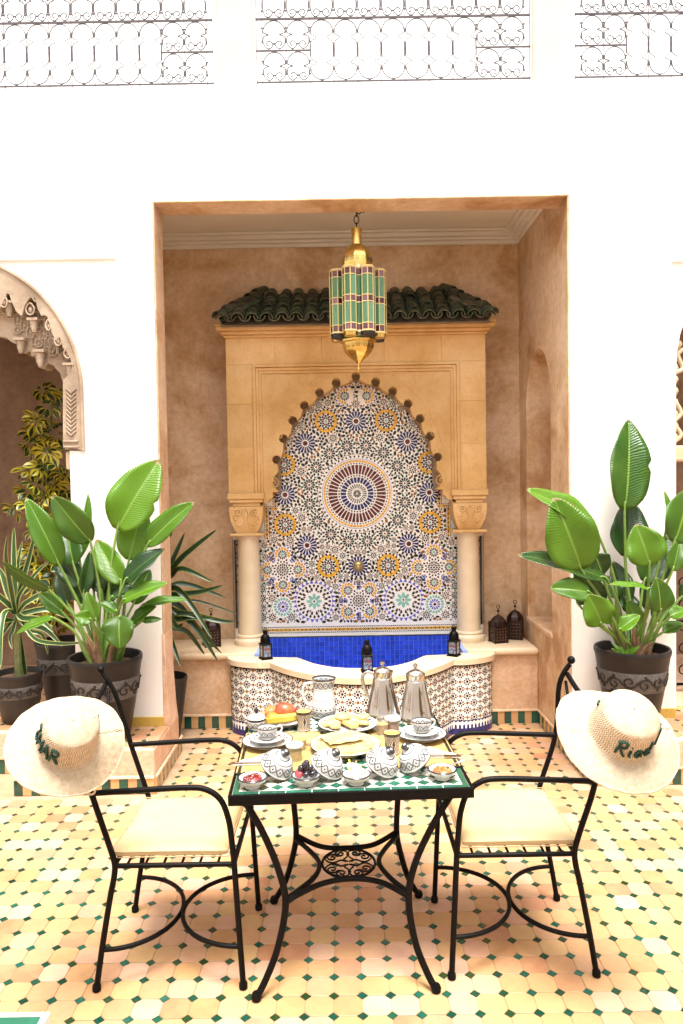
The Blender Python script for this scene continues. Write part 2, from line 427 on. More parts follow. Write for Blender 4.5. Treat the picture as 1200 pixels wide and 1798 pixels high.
# ------------------------------------------------------------ alcove shell
o = MB().box(-1.56, 1.52, BACK, BACK+.15, -.02, 3.95).build('alcove_back_wall', TAN, None, 0); tag(o, kind='structure')
awl = MB().box(-1.64, -1.52, WALL_Y+WT-.002, BACK+.01, -.02, 3.95).build('alcove_left_wall', TAN, None, 0); tag(awl, kind='structure')
# right wall with its arched niche
NY0, NY1, NZ0, NZT = 5.10, 5.76, .745, 2.79
nc = (NY0+NY1)/2; nr_ = (NY1-NY0)/2
niche = [(NY0, NZ0), (NY1, NZ0)]+[(nc+nr_*cos(a), NZT-nr_*1.25+nr_*1.25*sin(a)) for a in [pi*k/20 for k in range(21)]]
rw = [(WALL_Y+WT+.002, -.02), (BACK+.004, -.02), (BACK+.004, 3.95), (WALL_Y+WT+.002, 3.95)]
toX = lambda L, x: [(x, p[0], p[1]) for p in L]
awr = MB().plate([toX(rw, XR), toX(niche, XR)], (.20, 0, 0)).box(XR, XR+.011, WALL_Y-.003, WALL_Y+WT+.0019, -.02, OPEN_Z-.0005).build('alcove_right_wall', TAN, None, 25, bevel=.004); tag(awr, kind='structure')
nb = MB().plate([toX([(NY0-.1, NZ0-.1), (NY1+.1, NZ0-.1), (NY1+.1, NZT+.1), (NY0-.1, NZT+.1)], XR+.20)], (.05, 0, 0)).build('niche_back', TANL, awr, 0)
for k, (z0, z1) in enumerate(((.82, 1.02), (1.10, 1.9), (2.0, 2.35))):
    MB().box(XR+.150, XR+.201, NY0+.001, NY0+.05+.02*(k == 1), z0, z1).build('niche_shelf_edge', TANL, awr, 0, bevel=.006)
MB().box(XR-.012, XR+.2, NY0-.02, NY1+.02, NZ0-.035, NZ0+.004).build('niche_sill', TANL, awr, 0, bevel=.010)
skirt(awr, (XR-.001, 5.45), (XR-.001, 4.30), 0)
o = MB().box(-1.56, 1.6, WALL_Y+WT+.001, BACK+.01, 3.83, 3.90).build('alcove_ceiling', CEIL, None, 0); tag(o, kind='structure')
# stepped plaster cornice
crn = MB()
for (d, zt, zb) in ((.125, 3.829, 3.812), (.095, 3.812, 3.782), (.060, 3.782, 3.762), (.030, 3.762, 3.735)):
    crn.box(-1.519, XR-.001, BACK-d, BACK-.001, zb, zt); crn.box(XR-d, XR-.0012, WALL_Y+WT+.004, BACK-d-.0005, zb, zt-.0006); crn.box(-1.519, -1.519+d, WALL_Y+WT+.004, BACK-d-.0005, zb, zt-.0006)
o = crn.build('alcove_cornice', CEIL, None, 0, bevel=.004); tag(o, kind='structure')

# ------------------------------------------------------------ bench ledges either side of the fountain
BF = 5.46
for nm, x0, x1 in (('ledge_left', -1.52, -.645), ('ledge_right', .90, XR-.001)):
    b = MB().box(x0, x1, BF, BACK-.001, -.01, .518).build(nm, TANL, None, 0, bevel=.01); tag(b, kind='structure')
    MB().box(x0+.001, x1-.001, BF-.035, BACK-.002, .5185, .572).build('ledge_top', LEDGE, b, 30, bevel=.022, seg=4)
    if nm == 'ledge_left': skirt(b, (-1.52, BF-.001), (-.845, BF-.001), 0)
    else: skirt(b, (1.10, BF-.001), (XR-.006, BF-.001), 0)

# ------------------------------------------------------------ passages behind the arches, gallery above
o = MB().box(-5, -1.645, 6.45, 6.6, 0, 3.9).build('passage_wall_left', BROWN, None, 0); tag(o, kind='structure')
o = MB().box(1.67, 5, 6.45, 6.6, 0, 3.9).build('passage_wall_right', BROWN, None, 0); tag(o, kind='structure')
o = MB().box(-5, 5, WALL_Y+WT+.0015, 8, 3.905, 4.30).build('gallery_floor', WHITE, None, 0); tag(o, kind='structure')
o = MB().box(-5, 5, 6.3, 6.5, 4.302, 6.2).build('gallery_wall', WHITE, None, 0); tag(o, kind='structure')
for nm, x0, x1 in (('gallery_pillar', -.742, -.512), ('gallery_pillar', 1.262, 1.502)):
    o = thing(nm, 'white pillar between the left and middle balcony grilles' if x0 < 0 else 'white pillar between the middle and right balcony grilles', 'pillar', ((x0+x1)/2, WALL_Y+.12, 4.331), 0, 'balcony pillars')
    MB().box(x0, x1, WALL_Y+.03, WALL_Y+.22, 4.331, 5.6).build('shaft', CREAM, o, 0, world=True, bevel=.012)
    for sx in (x0-.018, x1-.002):
        MB().box(sx, sx+.02, WALL_Y+.055, WALL_Y+.15, 4.332, 5.6).build('edge_strip', WHITE, o, 0, world=True, bevel=.004)

# the other three sides of the courtyard, behind and beside the camera
for nm, bx in (('courtyard_wall_back', (-4.4, 4.4, -4.4, -4.2, -.02, 6.6)), ('courtyard_wall_left', (-4.4, -4.2, -4.2, WALL_Y-.01, -.02, 6.6)), ('courtyard_wall_right', (4.2, 4.4, -4.2, WALL_Y-.01, -.02, 6.6))):
    o = MB().box(*bx).build(nm, WHITE, None, 0); tag(o, kind='structure')
# ------------------------------------------------------------ balcony grilles
def spiral(cx, cz, r, turns, a0, s=1, n=20, y=0):
    return [(cx+s*r*(1-t*.82)*cos(a0+turns*2*pi*t), y, cz+r*(1-t*.82)*sin(a0+turns*2*pi*t)) for t in [k/n for k in range(n+1)]]
PITCH_G = .148; GR = .0040
def cell_small(h):
    b = MB(); w = PITCH_G/2-.006
    # horseshoe arch above, two scrolls below
    b.tube([(w*cos(a), 0, h-.078+.070*sin(a)) for a in [pi*k/14 for k in range(15)]], GR, 5)
    for s in (-1, 1):
        b.tube(crom([(s*w, 0, h-.078), (s*(w-.004), 0, h*.56), (s*(w-.034), 0, h*.5), (s*(w-.004), 0, h*.44), (s*w, 0, h*.24)], 5), GR, 5)
        b.tube(crom([(s*w, 0, h*.24), (s*(w-.012), 0, .022), (s*.034, 0, .008), (s*.012, 0, .022), (s*.010, 0, .042), (s*.030, 0, .056), (s*.046, 0, .045), (s*.044, 0, .030), (s*.032, 0, .028)], 5), GR, 5)
    b.box(-.006, .006, -.004, .004, .034, .042)
    b.box(-.008, .008, -.004, .004, h-.010, h-.004)
    return b.mesh('scroll_cell', IRONB)
def cell_tall(h):
    b = MB(); w = PITCH_G/2-.006
    for sg, z0 in ((1, h-.078), (-1, .078)):
        b.tube([(w*cos(a), 0, z0+sg*.070*sin(a)) for a in [pi*k/14 for k in range(15)]], GR, 5)
    for s in (-1, 1):
        b.tube(crom([(s*w, 0, h-.078), (s*(w-.003), 0, h-.095), (s*(w-.036), 0, h-.115), (s*(w-.003), 0, h-.14), (s*(w+.001), 0, h*.5), (s*(w-.003), 0, .14), (s*(w-.036), 0, .115), (s*(w-.003), 0, .095), (s*w, 0, .078)], 5), GR*.82, 5)
    b.box(-.008, .008, -.004, .004, h-.010, h-.004); b.box(-.008, .008, -.004, .004, .004, .010)
    return b.mesh('oval_cell', IRONB)
ZB0, ZB1, ZB2 = 4.366, 4.757, 5.03
SM_A = cell_small((ZB1-ZB0)/2-.006); SM_B = cell_small(ZB2-ZB1-.006); TALL = cell_tall(ZB1-ZB0-.006)
COLLAR = MB().box(-.007, .007, -.004, .004, -.003, .003).mesh('collar', IRONB)
UPR = MB().box(-.0021, .0021, -.0021, .0021, 0, ZB2+.03-4.331).mesh('upright', IRONB, 0)
def grille(x0, x1, label, from_right=True):
    y = WALL_Y+.022; n = int(round((x1-x0-.08)/PITCH_G)); xs = [x0+.04+(x1-x0-.08)*k/n for k in range(n+1)]
    g = thing('balcony_grille', label, 'grille', ((x0+x1)/2, y, 4.331), 0, 'balcony grilles'); off = Vector(g.location)
    for z, r in ((ZB0, .0045), (ZB1, .0055), (ZB2, .0055)):
        MB().box(x0, x1, y-r, y+r, z-r, z+r).build('rail', IRONB, g, 0, world=True)
    for x in [x0+.004, x1-.004]+xs: place('upright', UPR, g, Vector((x, y, 4.331))-off)
    for e in ((0, 2), (n-2, n)):
        MB().box(xs[e[0]]-.04*(e[0] == 0), xs[e[1]]+.04*(e[1] == n), y-.0045, y+.0045, (ZB0+ZB1)/2-.0045, (ZB0+ZB1)/2+.0045).build('rail', IRONB, g, 0, world=True)
    sc = (x1-x0-.08)/n/PITCH_G
    for k in range(n):
        xm = (xs[k]+xs[k+1])/2
        if k < 2 or k >= n-2:
            place('scroll_cell', SM_A, g, Vector((xm, y, ZB0+.004))-off, scale=(sc, 1, 1)); place('scroll_cell', SM_A, g, Vector((xm, y, (ZB0+ZB1)/2+.004))-off, scale=(sc, 1, 1))
        else: place('oval_cell', TALL, g, Vector((xm, y, ZB0+.004))-off, scale=(sc, 1, 1))
        place('scroll_cell', SM_B, g, Vector((xm, y, ZB1+.004))-off, scale=(sc, 1, 1))
    for k in range(n+1):
        for z in ((ZB0+.078, ZB0+.20, ZB1-.08) if 2 < k < n-2 else (ZB0+.05, ZB0+.13, ZB1-.14, ZB1-.055))+(ZB1+.05, ZB1+.14): place('collar', COLLAR, g, Vector((xs[k], y, z))-off)
    return g
grille(-2.55, -.762, 'wrought iron balcony grille at upper left of the white wall')
grille(-.492, 1.242, 'wrought iron balcony grille in the middle, above the alcove')
grille(1.522, 3.31, 'wrought iron balcony grille at upper right of the white wall')
# ------------------------------------------------------------ carved arch at left
def mirror_x(L, cx): return [(2*cx-x, z) for x, z in L]
def carved_arch():
    cx = AC[0]
    t = thing('carved_arch', 'carved stucco arch with hanging stalactite lobes at the left edge', 'arch', (cx, WALL_Y, 2.06))
    outR = [(cx+AR*cos(a), 2.45+AR*sin(a)) for a in [pi/2*(1-k/24) for k in range(25)]]+[(cx+AR, 2.06)]
    inR0 = [(0, 588), (10, 596), (20, 600), (24, 612), (34, 617), (43, 612), (46, 622), (52, 620), (54, 632), (60, 642), (70, 642), (75, 634), (84, 637), (90, 645), (97, 652), (100, 664), (104, 668), (107, 690), (104, 700), (108, 715), (106, 728), (111, 745), (107, 758), (110, 772), (106, 788)]
    def half(pts, Y, dx=0, dz=0):
        return [((p := at(u, v, Y)).x+dx, p.z+dz) for u, v in pts]
    def ring(inner, y, th, name, grow=0):
        top = inner[0]; inner = [(cx, top[1]+.10)]+inner
        L = outR+[(x, z) for x, z in reversed(inner)]
        L2 = mirror_x(outR[1:], cx)[::-1]
        full = L2+L[:-1]+[inner[0]]+mirror_x(inner[1:], cx)
        return MB().plate([XZ(full, y)], (0, th, 0)).build(name, ARCHS, t, 20, world=True, bevel=.006)
    ring([(x+(-.0), max(z, 2.061)) for x, z in half(inR0, WALL_Y)], WALL_Y+.085, .13, 'inner_lobes')
    # front band: wider opening, lobed
    inR1 = [(0, 545), (8, 530), (16, 512), (22, 530), (30, 548), (40, 556), (46, 536), (54, 524), (63, 524), (68, 545), (74, 552), (84, 556), (90, 570), (92, 584), (100, 600), (106, 592), (112, 612), (118, 618), (124, 628), (128, 640), (126, 655), (112, 668), (112, 785)]
    ring([(x, max(z, 2.0615)) for x, z in half(inR1, WALL_Y)], WALL_Y-.012, .097, 'front_band')
    # rolled edge along the outside of the arch
    MB().tube([(x, WALL_Y-.012, z) for x, z in (outR if True else [])], .012, 6).build('edge_roll', ARCHS, t, 60, world=True)
    # small pointed niches, almond bosses and pendants
    def boss(u, v, w, h, y=WALL_Y-.008):
        p = at(u, v, WALL_Y); k = WALL_Y/FOC; w *= k; h *= k; b = MB()
        lp = [(p.x+w*.5*cos(a)*(1 if sin(a) < .2 else (1-.35*sin(a))), y, p.z+h*.5*sin(a)) for a in [2*pi*i/16 for i in range(16)]]
        b.tube(lp, .0055, 6, closed=True)
        b.ball((p.x, y+.006, p.z-h*.06), w*.26, 8, sc=(1, .5, 1.5))
        b.build('almond_boss', ARCHS, t, 50, world=True)
    for q in [(18, 505, 15, 22), (8, 530, 12, 20), (65, 520, 13, 20), (54, 543, 15, 20), (76, 545, 9, 18), (86, 571, 9, 18), (103, 598, 13, 18), (120, 620, 13, 18), (22, 575, 13, 13, WALL_Y+.075), (60, 598, 13, 14, WALL_Y+.075), (34, 535, 13, 10), (84, 606, 9, 18, WALL_Y+.075)]: boss(*q)
    def nich(x, z_, w, h, y):
        b = MB(); P_ = [(x-w*.5, y, z_-h*.5), (x-w*.5, y, z_+h*.12), (x-w*.34, y, z_+h*.36), (x, y, z_+h*.52), (x+w*.34, y, z_+h*.36), (x+w*.5, y, z_+h*.12), (x+w*.5, y, z_-h*.5)]
        b.tube(crom(P_, 3), .0048, 5); b.ball((x, y+.004, z_-h*.02), w*.24, 7, sc=(1, .5, 1.6)); b.tube([(x-w*.55, y-.002, z_-h*.55), (x+w*.55, y-.002, z_-h*.55)], .0055, 5)
        b.tube(crom([(x-w*.3, y, z_-h*.5), (x, y, z_-h*.34), (x+w*.3, y, z_-h*.5)], 3), .0035, 5)
        b.build('carved_niche', ARCHS, t, 50, world=True)
    for ti, (rad_, n_, w_, h_) in enumerate(((.775, 18, .042, .066), (.705, 14, .044, .070), (.640, 11, .044, .066))):
        for k in range(n_):
            a0_ = (8, 20, 32)[ti]; a = radians(a0_+(90-a0_)*(k+.5*(ti % 2))/n_); nich(cx+rad_*cos(a), 2.45+rad_*sin(a), w_, h_, WALL_Y+.078-.02*(ti == 0))
    def pend(u, v, w, h, y=WALL_Y+.02):
        p = at(u, v, WALL_Y); k = WALL_Y/FOC; w *= k; h *= k
        b = MB().lathe([(w*.5, h), (w*.52, h*.85), (w*.40, h*.55), (w*.44, h*.45), (w*.26, 0), (w*.24, -.006)], 10, (p.x, y+.03, p.z))
        b.box(p.x-w*.62, p.x+w*.62, y-.004, y+.066, p.z+h, p.z+h+.016)
        b.build('pendant', ARCHS, t, 40, world=True)
    for q in [(31, 616, 15, 20), (66, 641, 16, 24), (13, 552, 15, 20, WALL_Y), (57, 580, 15, 18, WALL_Y), (98, 618, 10, 22, WALL_Y+.01), (122, 664, 16, 22, WALL_Y-.012)]: pend(*q)
    # herringbone leaf panel and foot moulding
    for k in range(11):
        p = at(127, 690+7.4*k, WALL_Y)
        MB().tube([(p.x-.030, WALL_Y-.013, p.z+.024), (p.x, WALL_Y-.018, p.z-.004), (p.x+.030, WALL_Y-.013, p.z+.024)], .0062, 5).build('chevron', ARCHS, t, 40, world=True)
    for z in (2.085, 2.12):
        MB().box(cx+AR-.125, cx+AR-.03, WALL_Y-.020, WALL_Y+.02, z-.008, z+.006).build('foot_moulding', ARCHS, t, 0, world=True, bevel=.004)
    p = at(120, 806, WALL_Y)
    MB().box(-1.775, -1.700, WALL_Y+.03, WALL_Y+.16, 1.94, 2.058).build('springer_block', STONEP, t, 0, world=True, bevel=.012)
carved_arch()
def right_arch():
    t = thing('carved_arch', 'scalloped stucco arch edge at the right border of the photo', 'arch', (RC, WALL_Y, PLAT))
    for k in range(9):
        z = 2.08+.075*k; x = RX-.004+.012*(k > 6)*(k-6)
        b = MB().lathe([(.001, -.03), (.026, -.018), (.036, .005), (.028, .028), (.001, .034)], 10, (x+.02, WALL_Y+.08, z))
        b.build('scallop_lobe', STONEP, t, 50, world=True)
    MB().tube(crom([(RX+.0, WALL_Y+.06, 2.05), (RX+.06, WALL_Y+.06, 2.10), (RX+.015, WALL_Y+.06, 2.18), (RX+.06, WALL_Y+.06, 2.24), (RX+.02, WALL_Y+.06, 2.32)], 8), .014, 8).build('carved_scroll', STONEP, t, 50, world=True)
    MB().tube(crom([(RX+.01, WALL_Y+.06, 2.50), (RX+.07, WALL_Y+.06, 2.53), (RX+.04, WALL_Y+.06, 2.62), (RX+.10, WALL_Y+.06, 2.66)], 8), .014, 8).build('carved_scroll', STONEP, t, 50, world=True)
    MB().box(RX-.012, RX+.12, WALL_Y+.02, WALL_Y+.2, 1.93, 2.03).build('springer_block', STONEP, t, 0, world=True, bevel=.012)
right_arch()
# iron gate inside the right arch
ig = thing('iron_gate', 'low black iron gate with scrolls inside the right archway', 'gate', (2.7, 5.3, PLAT))
for x in (2.30, 2.42, 2.54, 2.66, 2.78, 2.9, 3.02): MB().tube([(x, 5.3, PLAT), (x, 5.3, 1.25)], .007, 6).build('bar', IRON, ig, 60, world=True)
for z in (.32, .78, 1.22): MB().box(2.28, 3.05, 5.29, 5.31, z-.008, z+.008).build('rail', IRON, ig, 0, world=True)
for k in range(5):
    for x in (2.36, 2.48, 2.60):
        b = MB().tube(spiral(x, .42+.16*k, .05, 1.3, 0, 1, 20, 5.3), .005, 5).build('scroll', IRON, ig, 60, world=True)

# ------------------------------------------------------------ wall fountain
FX = .128
fountain = thing('wall_fountain', 'zellige wall fountain with sandstone surround, green tiled roof and lobed basin', 'fountain', (FX, 5.5, 0))
U = .001525
FC = (FX, 1.744)                                  # centre of the great medallion
PY = 5.88                                         # face of the mosaic panel
# --- mosaic panel (white ground)
pan = MB().box(FX-1.0, FX+1.0, PY, PY+.09, .60, 2.72).build('mosaic_panel', ZBASE, fountain, 0, world=True)
class Zel:
    def __init__(s): s.p = []; s.occ = {}; s.cs = .02
    def occupy(s, x, y, r):
        n = int(r/s.cs)+1; i0, j0 = int(math.floor(x/s.cs)), int(math.floor(y/s.cs))
        s.occ.setdefault((i0, j0), []).append((x, y, r))
    def free(s, x, y, r, rmax=.012):
        n = int((r+rmax)/s.cs)+1; i0, j0 = int(math.floor(x/s.cs)), int(math.floor(y/s.cs))
        for i in range(i0-n, i0+n+1):
            for j in range(j0-n, j0+n+1):
                for (a, b, q) in s.occ.get((i, j), ()):
                    if (a-x)**2+(b-y)**2 < (r+q)**2: return False
        return True
    def dot(s, x, y, r, m, asp=1, ang=0, n=8, occ=True):
        s.p.append(([(x+r*(asp*cos(a)*cos(ang)-sin(a)*sin(ang)), y+r*(asp*cos(a)*sin(ang)+sin(a)*cos(ang))) for a in [2*pi*k/n for k in range(n)]], m))
        if occ: s.occupy(x, y, r*max(1, asp*.85))
    def kite(s, cx, cy, a, r0, r1, w0, w1, m, occ=True, point=.0):
        d = (cos(a), sin(a)); e = (-d[1], d[0]); P = lambda r, w: (cx+d[0]*r+e[0]*w, cy+d[1]*r+e[1]*w)
        rm = r1-(r1-r0)*point
        pts = [P(r0, -w0), P(rm, -w1), P(r1, -w1*.5 if point else -w1), P(r1, w1*.5 if point else w1), P(rm, w1), P(r0, w0)]
        if not point: pts = [P(r0, -w0), P(r1, -w1), P(r1, w1), P(r0, w0)]
        s.p.append((pts, m))
    def ring(s, cx, cy, n, r, size, m, asp=1.0, ph=0, shape='dot', a0=None, a1=None):
        for k in range(n):
            a = 2*pi*(k+ph)/n
            if a0 is not None and not (a0 <= ((a-a0) % (2*pi))+a0 <= a1): continue
            s.dot(cx+r*cos(a), cy+r*sin(a), size, m, asp, a, occ=False)
    def disc(s, cx, cy, r):
        # fill occupancy under a rosette
        q = .012; n = int(r/q)+1
        for i in range(-n, n+1):
            for j in range(-n, n+1):
                if i*i+j*j <= (r/q)**2: s.occupy(cx+i*q, cy+j*q, q*.62)
    def build(s, name, mp, parent, world=True, th=.0016, mats=ZMATS):
        b = MB()
        for pts, m in s.p:
            n = len(pts); top = [mp(x, y, th) for x, y in pts]; bot = [mp(x, y, -.001) for x, y in pts]
            b.add(top+bot, [tuple(range(n))]+[(i, (i+1) % n, n+(i+1) % n, n+i) for i in range(n)], m)
        o = b.build(name, mats, parent, 0, world=world); tag(o, kind='stuff'); return o
B_, N_, R_, Y_, W_, BR_, G_, M_, L_ = range(9)
z = Zel(); rosettes = []
petal_me = {}
def petal(r0, r1, w0, w1, m):
    key = (r0, r1, w0, w1, m)
    if key not in petal_me:
        w0, w1 = w0*1.15, w1*1.15
        petal_me[key] = MB().prism([(r0, -.0, -w0), (r1, 0, -w1), (r1+.0015, 0, 0), (r1, 0, w1), (r0, 0, w0)], (0, -.0022, 0)).mesh('petal_tile', ZMATS[m], 0)
    return petal_me[key]
def petals(cx, cz, n, r0, r1, w0, w1, m, ph=0):
    me = petal(r0*U, r1*U, w0*U, w1*U, m); off = wl(pan)
    for k in range(n): place('petal_tile', me, pan, Vector((cx, PY+.0005, cz))-off, (0, -2*pi*(k+ph)/n, 0))
def blue16(x, y):
    cx, cy = FC[0]+x*U, FC[1]+y*U
    z.dot(cx, cy, 13*U, R_, n=12); petals(cx, cy, 16, 19, 51, 2.2, 6.4, N_)
    z.ring(cx, cy, 16, 59*U, 6.6*U, B_, 1.3, .5); z.disc(cx, cy, 62*U)
def yellow(x, y):
    cx, cy = FC[0]+x*U, FC[1]+y*U
    z.dot(cx, cy, 7*U, M_); z.ring(cx, cy, 10, 17*U, 4.6*U, R_, 1.3); z.ring(cx, cy, 10, 28*U, 5.2*U, B_, 1.5, .5); z.ring(cx, cy, 10, 38*U, 5.4*U, B_, 1.6)
    z.ring(cx, cy, 20, 50*U, 8.0*U, Y_, 1.5); z.ring(cx, cy, 20, 62*U, 5.4*U, B_, 1.2, .5); z.disc(cx, cy, 63*U)
def green(x, y):
    cx, cy = FC[0]+x*U, FC[1]+y*U
    z.dot(cx, cy, 6*U, BR_)
    for k in range(12): z.kite(cx, cy, 2*pi*k/12, 11*U, 31*U, 1.6*U, 5.6*U, B_, point=.25)
    z.ring(cx, cy, 12, 39*U, 5.6*U, G_, 1.4, .5); z.disc(cx, cy, 42*U)
cx, cy = FC
for k in range(12): z.kite(cx, cy, 2*pi*k/12, 5*U, 22*U, 1*U, 3.4*U, B_, point=.3)
for k in range(24): z.kite(cx, cy, 2*pi*k/24, 29*U, 51*U, 1.8*U, 3.2*U, B_)
petals(cx, cy, 26, 58, 86, 4.8, 7.0, N_)
z.ring(cx, cy, 40, 95*U, 4.6*U, B_, 1.1)
petals(cx, cy, 44, 104, 151, 4.6, 7.2, R_)
z.ring(cx, cy, 68, 159.5*U, 4.2*U, B_, 1.0)
for k in range(64): z.kite(cx, cy, 2*pi*k/64, 167*U, 177*U, 7.2*U, 7.6*U, Y_)
for k in range(90): z.kite(cx, cy, 2*pi*k/90, 182*U, 184.5*U, 5.6*U, 5.8*U, L_)
z.ring(cx, cy, 56, 196*U, 5*U, B_, 1.2, .5)
z.disc(cx, cy, 199*U)
for k in range(8):
    a = pi/2+2*pi*k/8
    x, y = 380*cos(a), 380*sin(a)
    a2 = a+pi/8; yellow(413*cos(a2), 413*sin(a2))
    if y < -370: continue
    blue16(x, y)
blue16(0, -383)
for k in range(16):
    a = pi/2+2*pi*(k+.5)/16; green(256*cos(a), 256*sin(a))
def mintbig(x, y):
    cx, cy = FC[0]+x*U, FC[1]+y*U
    z.dot(cx, cy, 6*U, R_); 
    for k in range(8): z.dot(cx+26*U*cos(2*pi*k/8), cy+26*U*sin(2*pi*k/8), 8.5*U, M_, 1.9, 2*pi*k/8, occ=False)
    z.ring(cx, cy, 8, 56*U, 5*U, R_, 1.2, .5)
    for k in range(16): z.kite(cx, cy, 2*pi*(k+.5)/16, 54*U, 73*U, 2.5*U, 7*U, B_, point=.35); 
    for k in range(24): z.kite(cx, cy, 2*pi*k/24, 74*U, 90*U, 2.5*U, 7*U, B_, point=.35)
    for k in range(26): z.kite(cx, cy, 2*pi*k/26, 95*U, 112*U, 10*U, 2*U, L_)
    z.disc(cx, cy, 108*U)
def yhalf(x, y, a):
    cx, cy = FC[0]+x*U, FC[1]+y*U
    z.dot(cx, cy, 8*U, M_)
    for k in range(12): z.kite(cx, cy, 2*pi*k/12, 11*U, 25*U, 1.5*U, 4*U, B_, point=.3)
    for k in range(-4, 5):
        b = a+k*2*pi/14; z.dot(cx+34*U*cos(b), cy+34*U*sin(b), 7*U, Y_, 1.1, b, occ=False)
        z.kite(cx, cy, b+.2, 43*U, 54*U, 6*U, 1.5*U, L_)
    z.disc(cx, cy, 46*U)
def cluster(x, y, diag):
    cx, cy = FC[0]+x*U, FC[1]+y*U
    z.dot(cx, cy, 6*U, R_)
    for r, n, s_, m, ph in ((15, 8, 4.6, B_, 0), (27, 8, 5, R_, .5), (29, 8, 4, B_, 0), (43, 16, 4.6, B_, .5), (56, 8, 5, R_, .5)): z.ring(cx, cy, n, r*U, s_*U, m, 1.3, ph)
    for k in range(4):
        a = pi/2*k+(pi/4 if diag else 0); yhalf(x+80*cos(a), y+80*sin(a), a)
        for q in (60, 72, 84, 96):
            for s_ in (-1, 1): z.kite(cx+q*U*cos(a+pi/4), cy+q*U*sin(a+pi/4), a+pi/4+s_*1.0, 2*U, 13*U, 5*U, 1.5*U, L_)
    z.disc(cx, cy, 62*U)
def mintsmall(x, y):
    cx, cy = FC[0]+x*U, FC[1]+y*U
    z.dot(cx, cy, 8*U, B_)
    for k in range(12): z.kite(cx, cy, 2*pi*k/12, 13*U, 30*U, 1.5*U, 5*U, L_, point=.3)
    for k in range(18): z.dot(cx+42*U*cos(2*pi*k/18), cy+42*U*sin(2*pi*k/18), 6.4*U, M_, 1.3, 2*pi*k/18, occ=False)
    z.disc(cx, cy, 50*U)
cluster(0, -567, True)
for s_ in (-1, 1):
    mintbig(s_*236, -566); cluster(s_*400, -396, False); mintsmall(s_*402, -592)
    yhalf(s_*58, 512, pi/2-s_*pi/2.2)
    for k in range(9):     # mint fringe beside the columns
        for q in (0, 1): z.kite(FC[0]+s_*(520-q*10)*U, FC[1]+(-300-q*14-40*k)*U, pi/2+q*.8*s_, 0, 15*U, 5*U, 1.5*U, M_)
# white edge band kept clear, filler pieces everywhere else
def inside(x, y):
    x = abs(x-FC[0])/U; y = (y-FC[1])/U
    if y < -676: return False
    if y > -90: return x < 402 and y < 640
    if y > -240: return x < 462
    return x < 640
rr = random.Random(3)
def mini(x, y, ph, s_=1.0, alt=0):
    "small eight-petalled star flower between the rosettes"
    z.dot(x, y, 5*U*s_, (BR_, B_, G_)[alt % 3], 1, 0, 8, False)
    for k in range(8):
        a = ph+2*pi*k/8; z.kite(x, y, a, 8*U*s_, 19*U*s_, 1.6*U*s_, 4.6*U*s_, (B_, B_, BR_)[alt % 3] if k % 2 else B_, point=.3)
        a += pi/8; z.dot(x+23*U*s_*cos(a), y+23*U*s_*sin(a), 3.2*U*s_, (BR_, G_, BR_)[alt % 3], 1.5, a, 6, False)
    z.disc(x, y, 24*U*s_)
def try_ring(rad, n, ph, s_, alt):
    for k in range(n):
        a = pi/2+2*pi*(k+ph)/n; x, y = FC[0]+rad*U*cos(a), FC[1]+rad*U*sin(a)
        if inside(x, y) and z.free(x, y, 20*U*s_): mini(x, y, a, s_, alt)
for (rad, n, ph, s_, alt) in ((318, 16, 0, 1.0, 0), (316, 16, .5, .9, 2), (345, 16, .5, .9, 1), (445, 32, .5, .8, 0), (470, 16, .25, .9, 1), (470, 16, .75, .9, 1), (470, 8, 0, 1, 2), (500, 32, .5, .9, 0), (505, 16, 0, .9, 1), (540, 32, 0, .9, 0), (560, 32, .5, .8, 2), (225, 16, 0, .7, 0), (285, 32, .5, .6, 1)): try_ring(rad, n, ph, s_, alt)
for s_ in (1.0, .8, .62):
    st_ = 51*s_
    for j in range(int(620/st_)):
        for i in range(int(640/st_)+1):
            xx, yy = i*st_, -672+24*s_+j*st_
            if yy > -60: continue
            for sg in ((1, -1) if i else (1,)):
                x, y = FC[0]+sg*xx*U, FC[1]+yy*U
                if inside(x, y) and z.free(x, y, 22*U*s_): mini(x, y, pi/8, s_, i+j)
for size, tries in ((7.6, 12000), (6.2, 20000), (5.0, 28000), (3.8, 34000), (2.7, 34000)):
    r = size*U; gap = .9*U
    for q in range(tries):
        if q % 3:
            rad = sqrt(rr.uniform(190**2, 690**2))*U; a = rr.uniform(0, pi/8)
            cand = []
            for k in range(8):
                for s_ in (-1, 1): cand.append((FC[0]+rad*cos(pi/2+k*pi/4+s_*a), FC[1]+rad*sin(pi/2+k*pi/4+s_*a), pi/2+k*pi/4+s_*a))
        else:
            x = rr.uniform(0, 640)*U; y = rr.uniform(-676, 300)*U; cand = [(FC[0]+x, FC[1]+y, 0), (FC[0]-x, FC[1]+y, 0)]
        col = rr.choice((B_, B_, B_, B_, B_, BR_, BR_, BR_, G_)); asp = rr.choice((1, 1.5, 1.7)); tw = rr.choice((0, pi/2, .7))
        if q % 3 and not z.free(cand[0][0], cand[0][1], r+gap) and not z.free(cand[4][0], cand[4][1], r+gap): continue
        for (x, y, a) in cand:
            if inside(x, y) and z.free(x, y, r*(1 if asp == 1 else 1.2)+gap): z.dot(x, y, r, col, asp, a+(tw if x >= FC[0] else -tw), n=8 if size > 6 else 6)
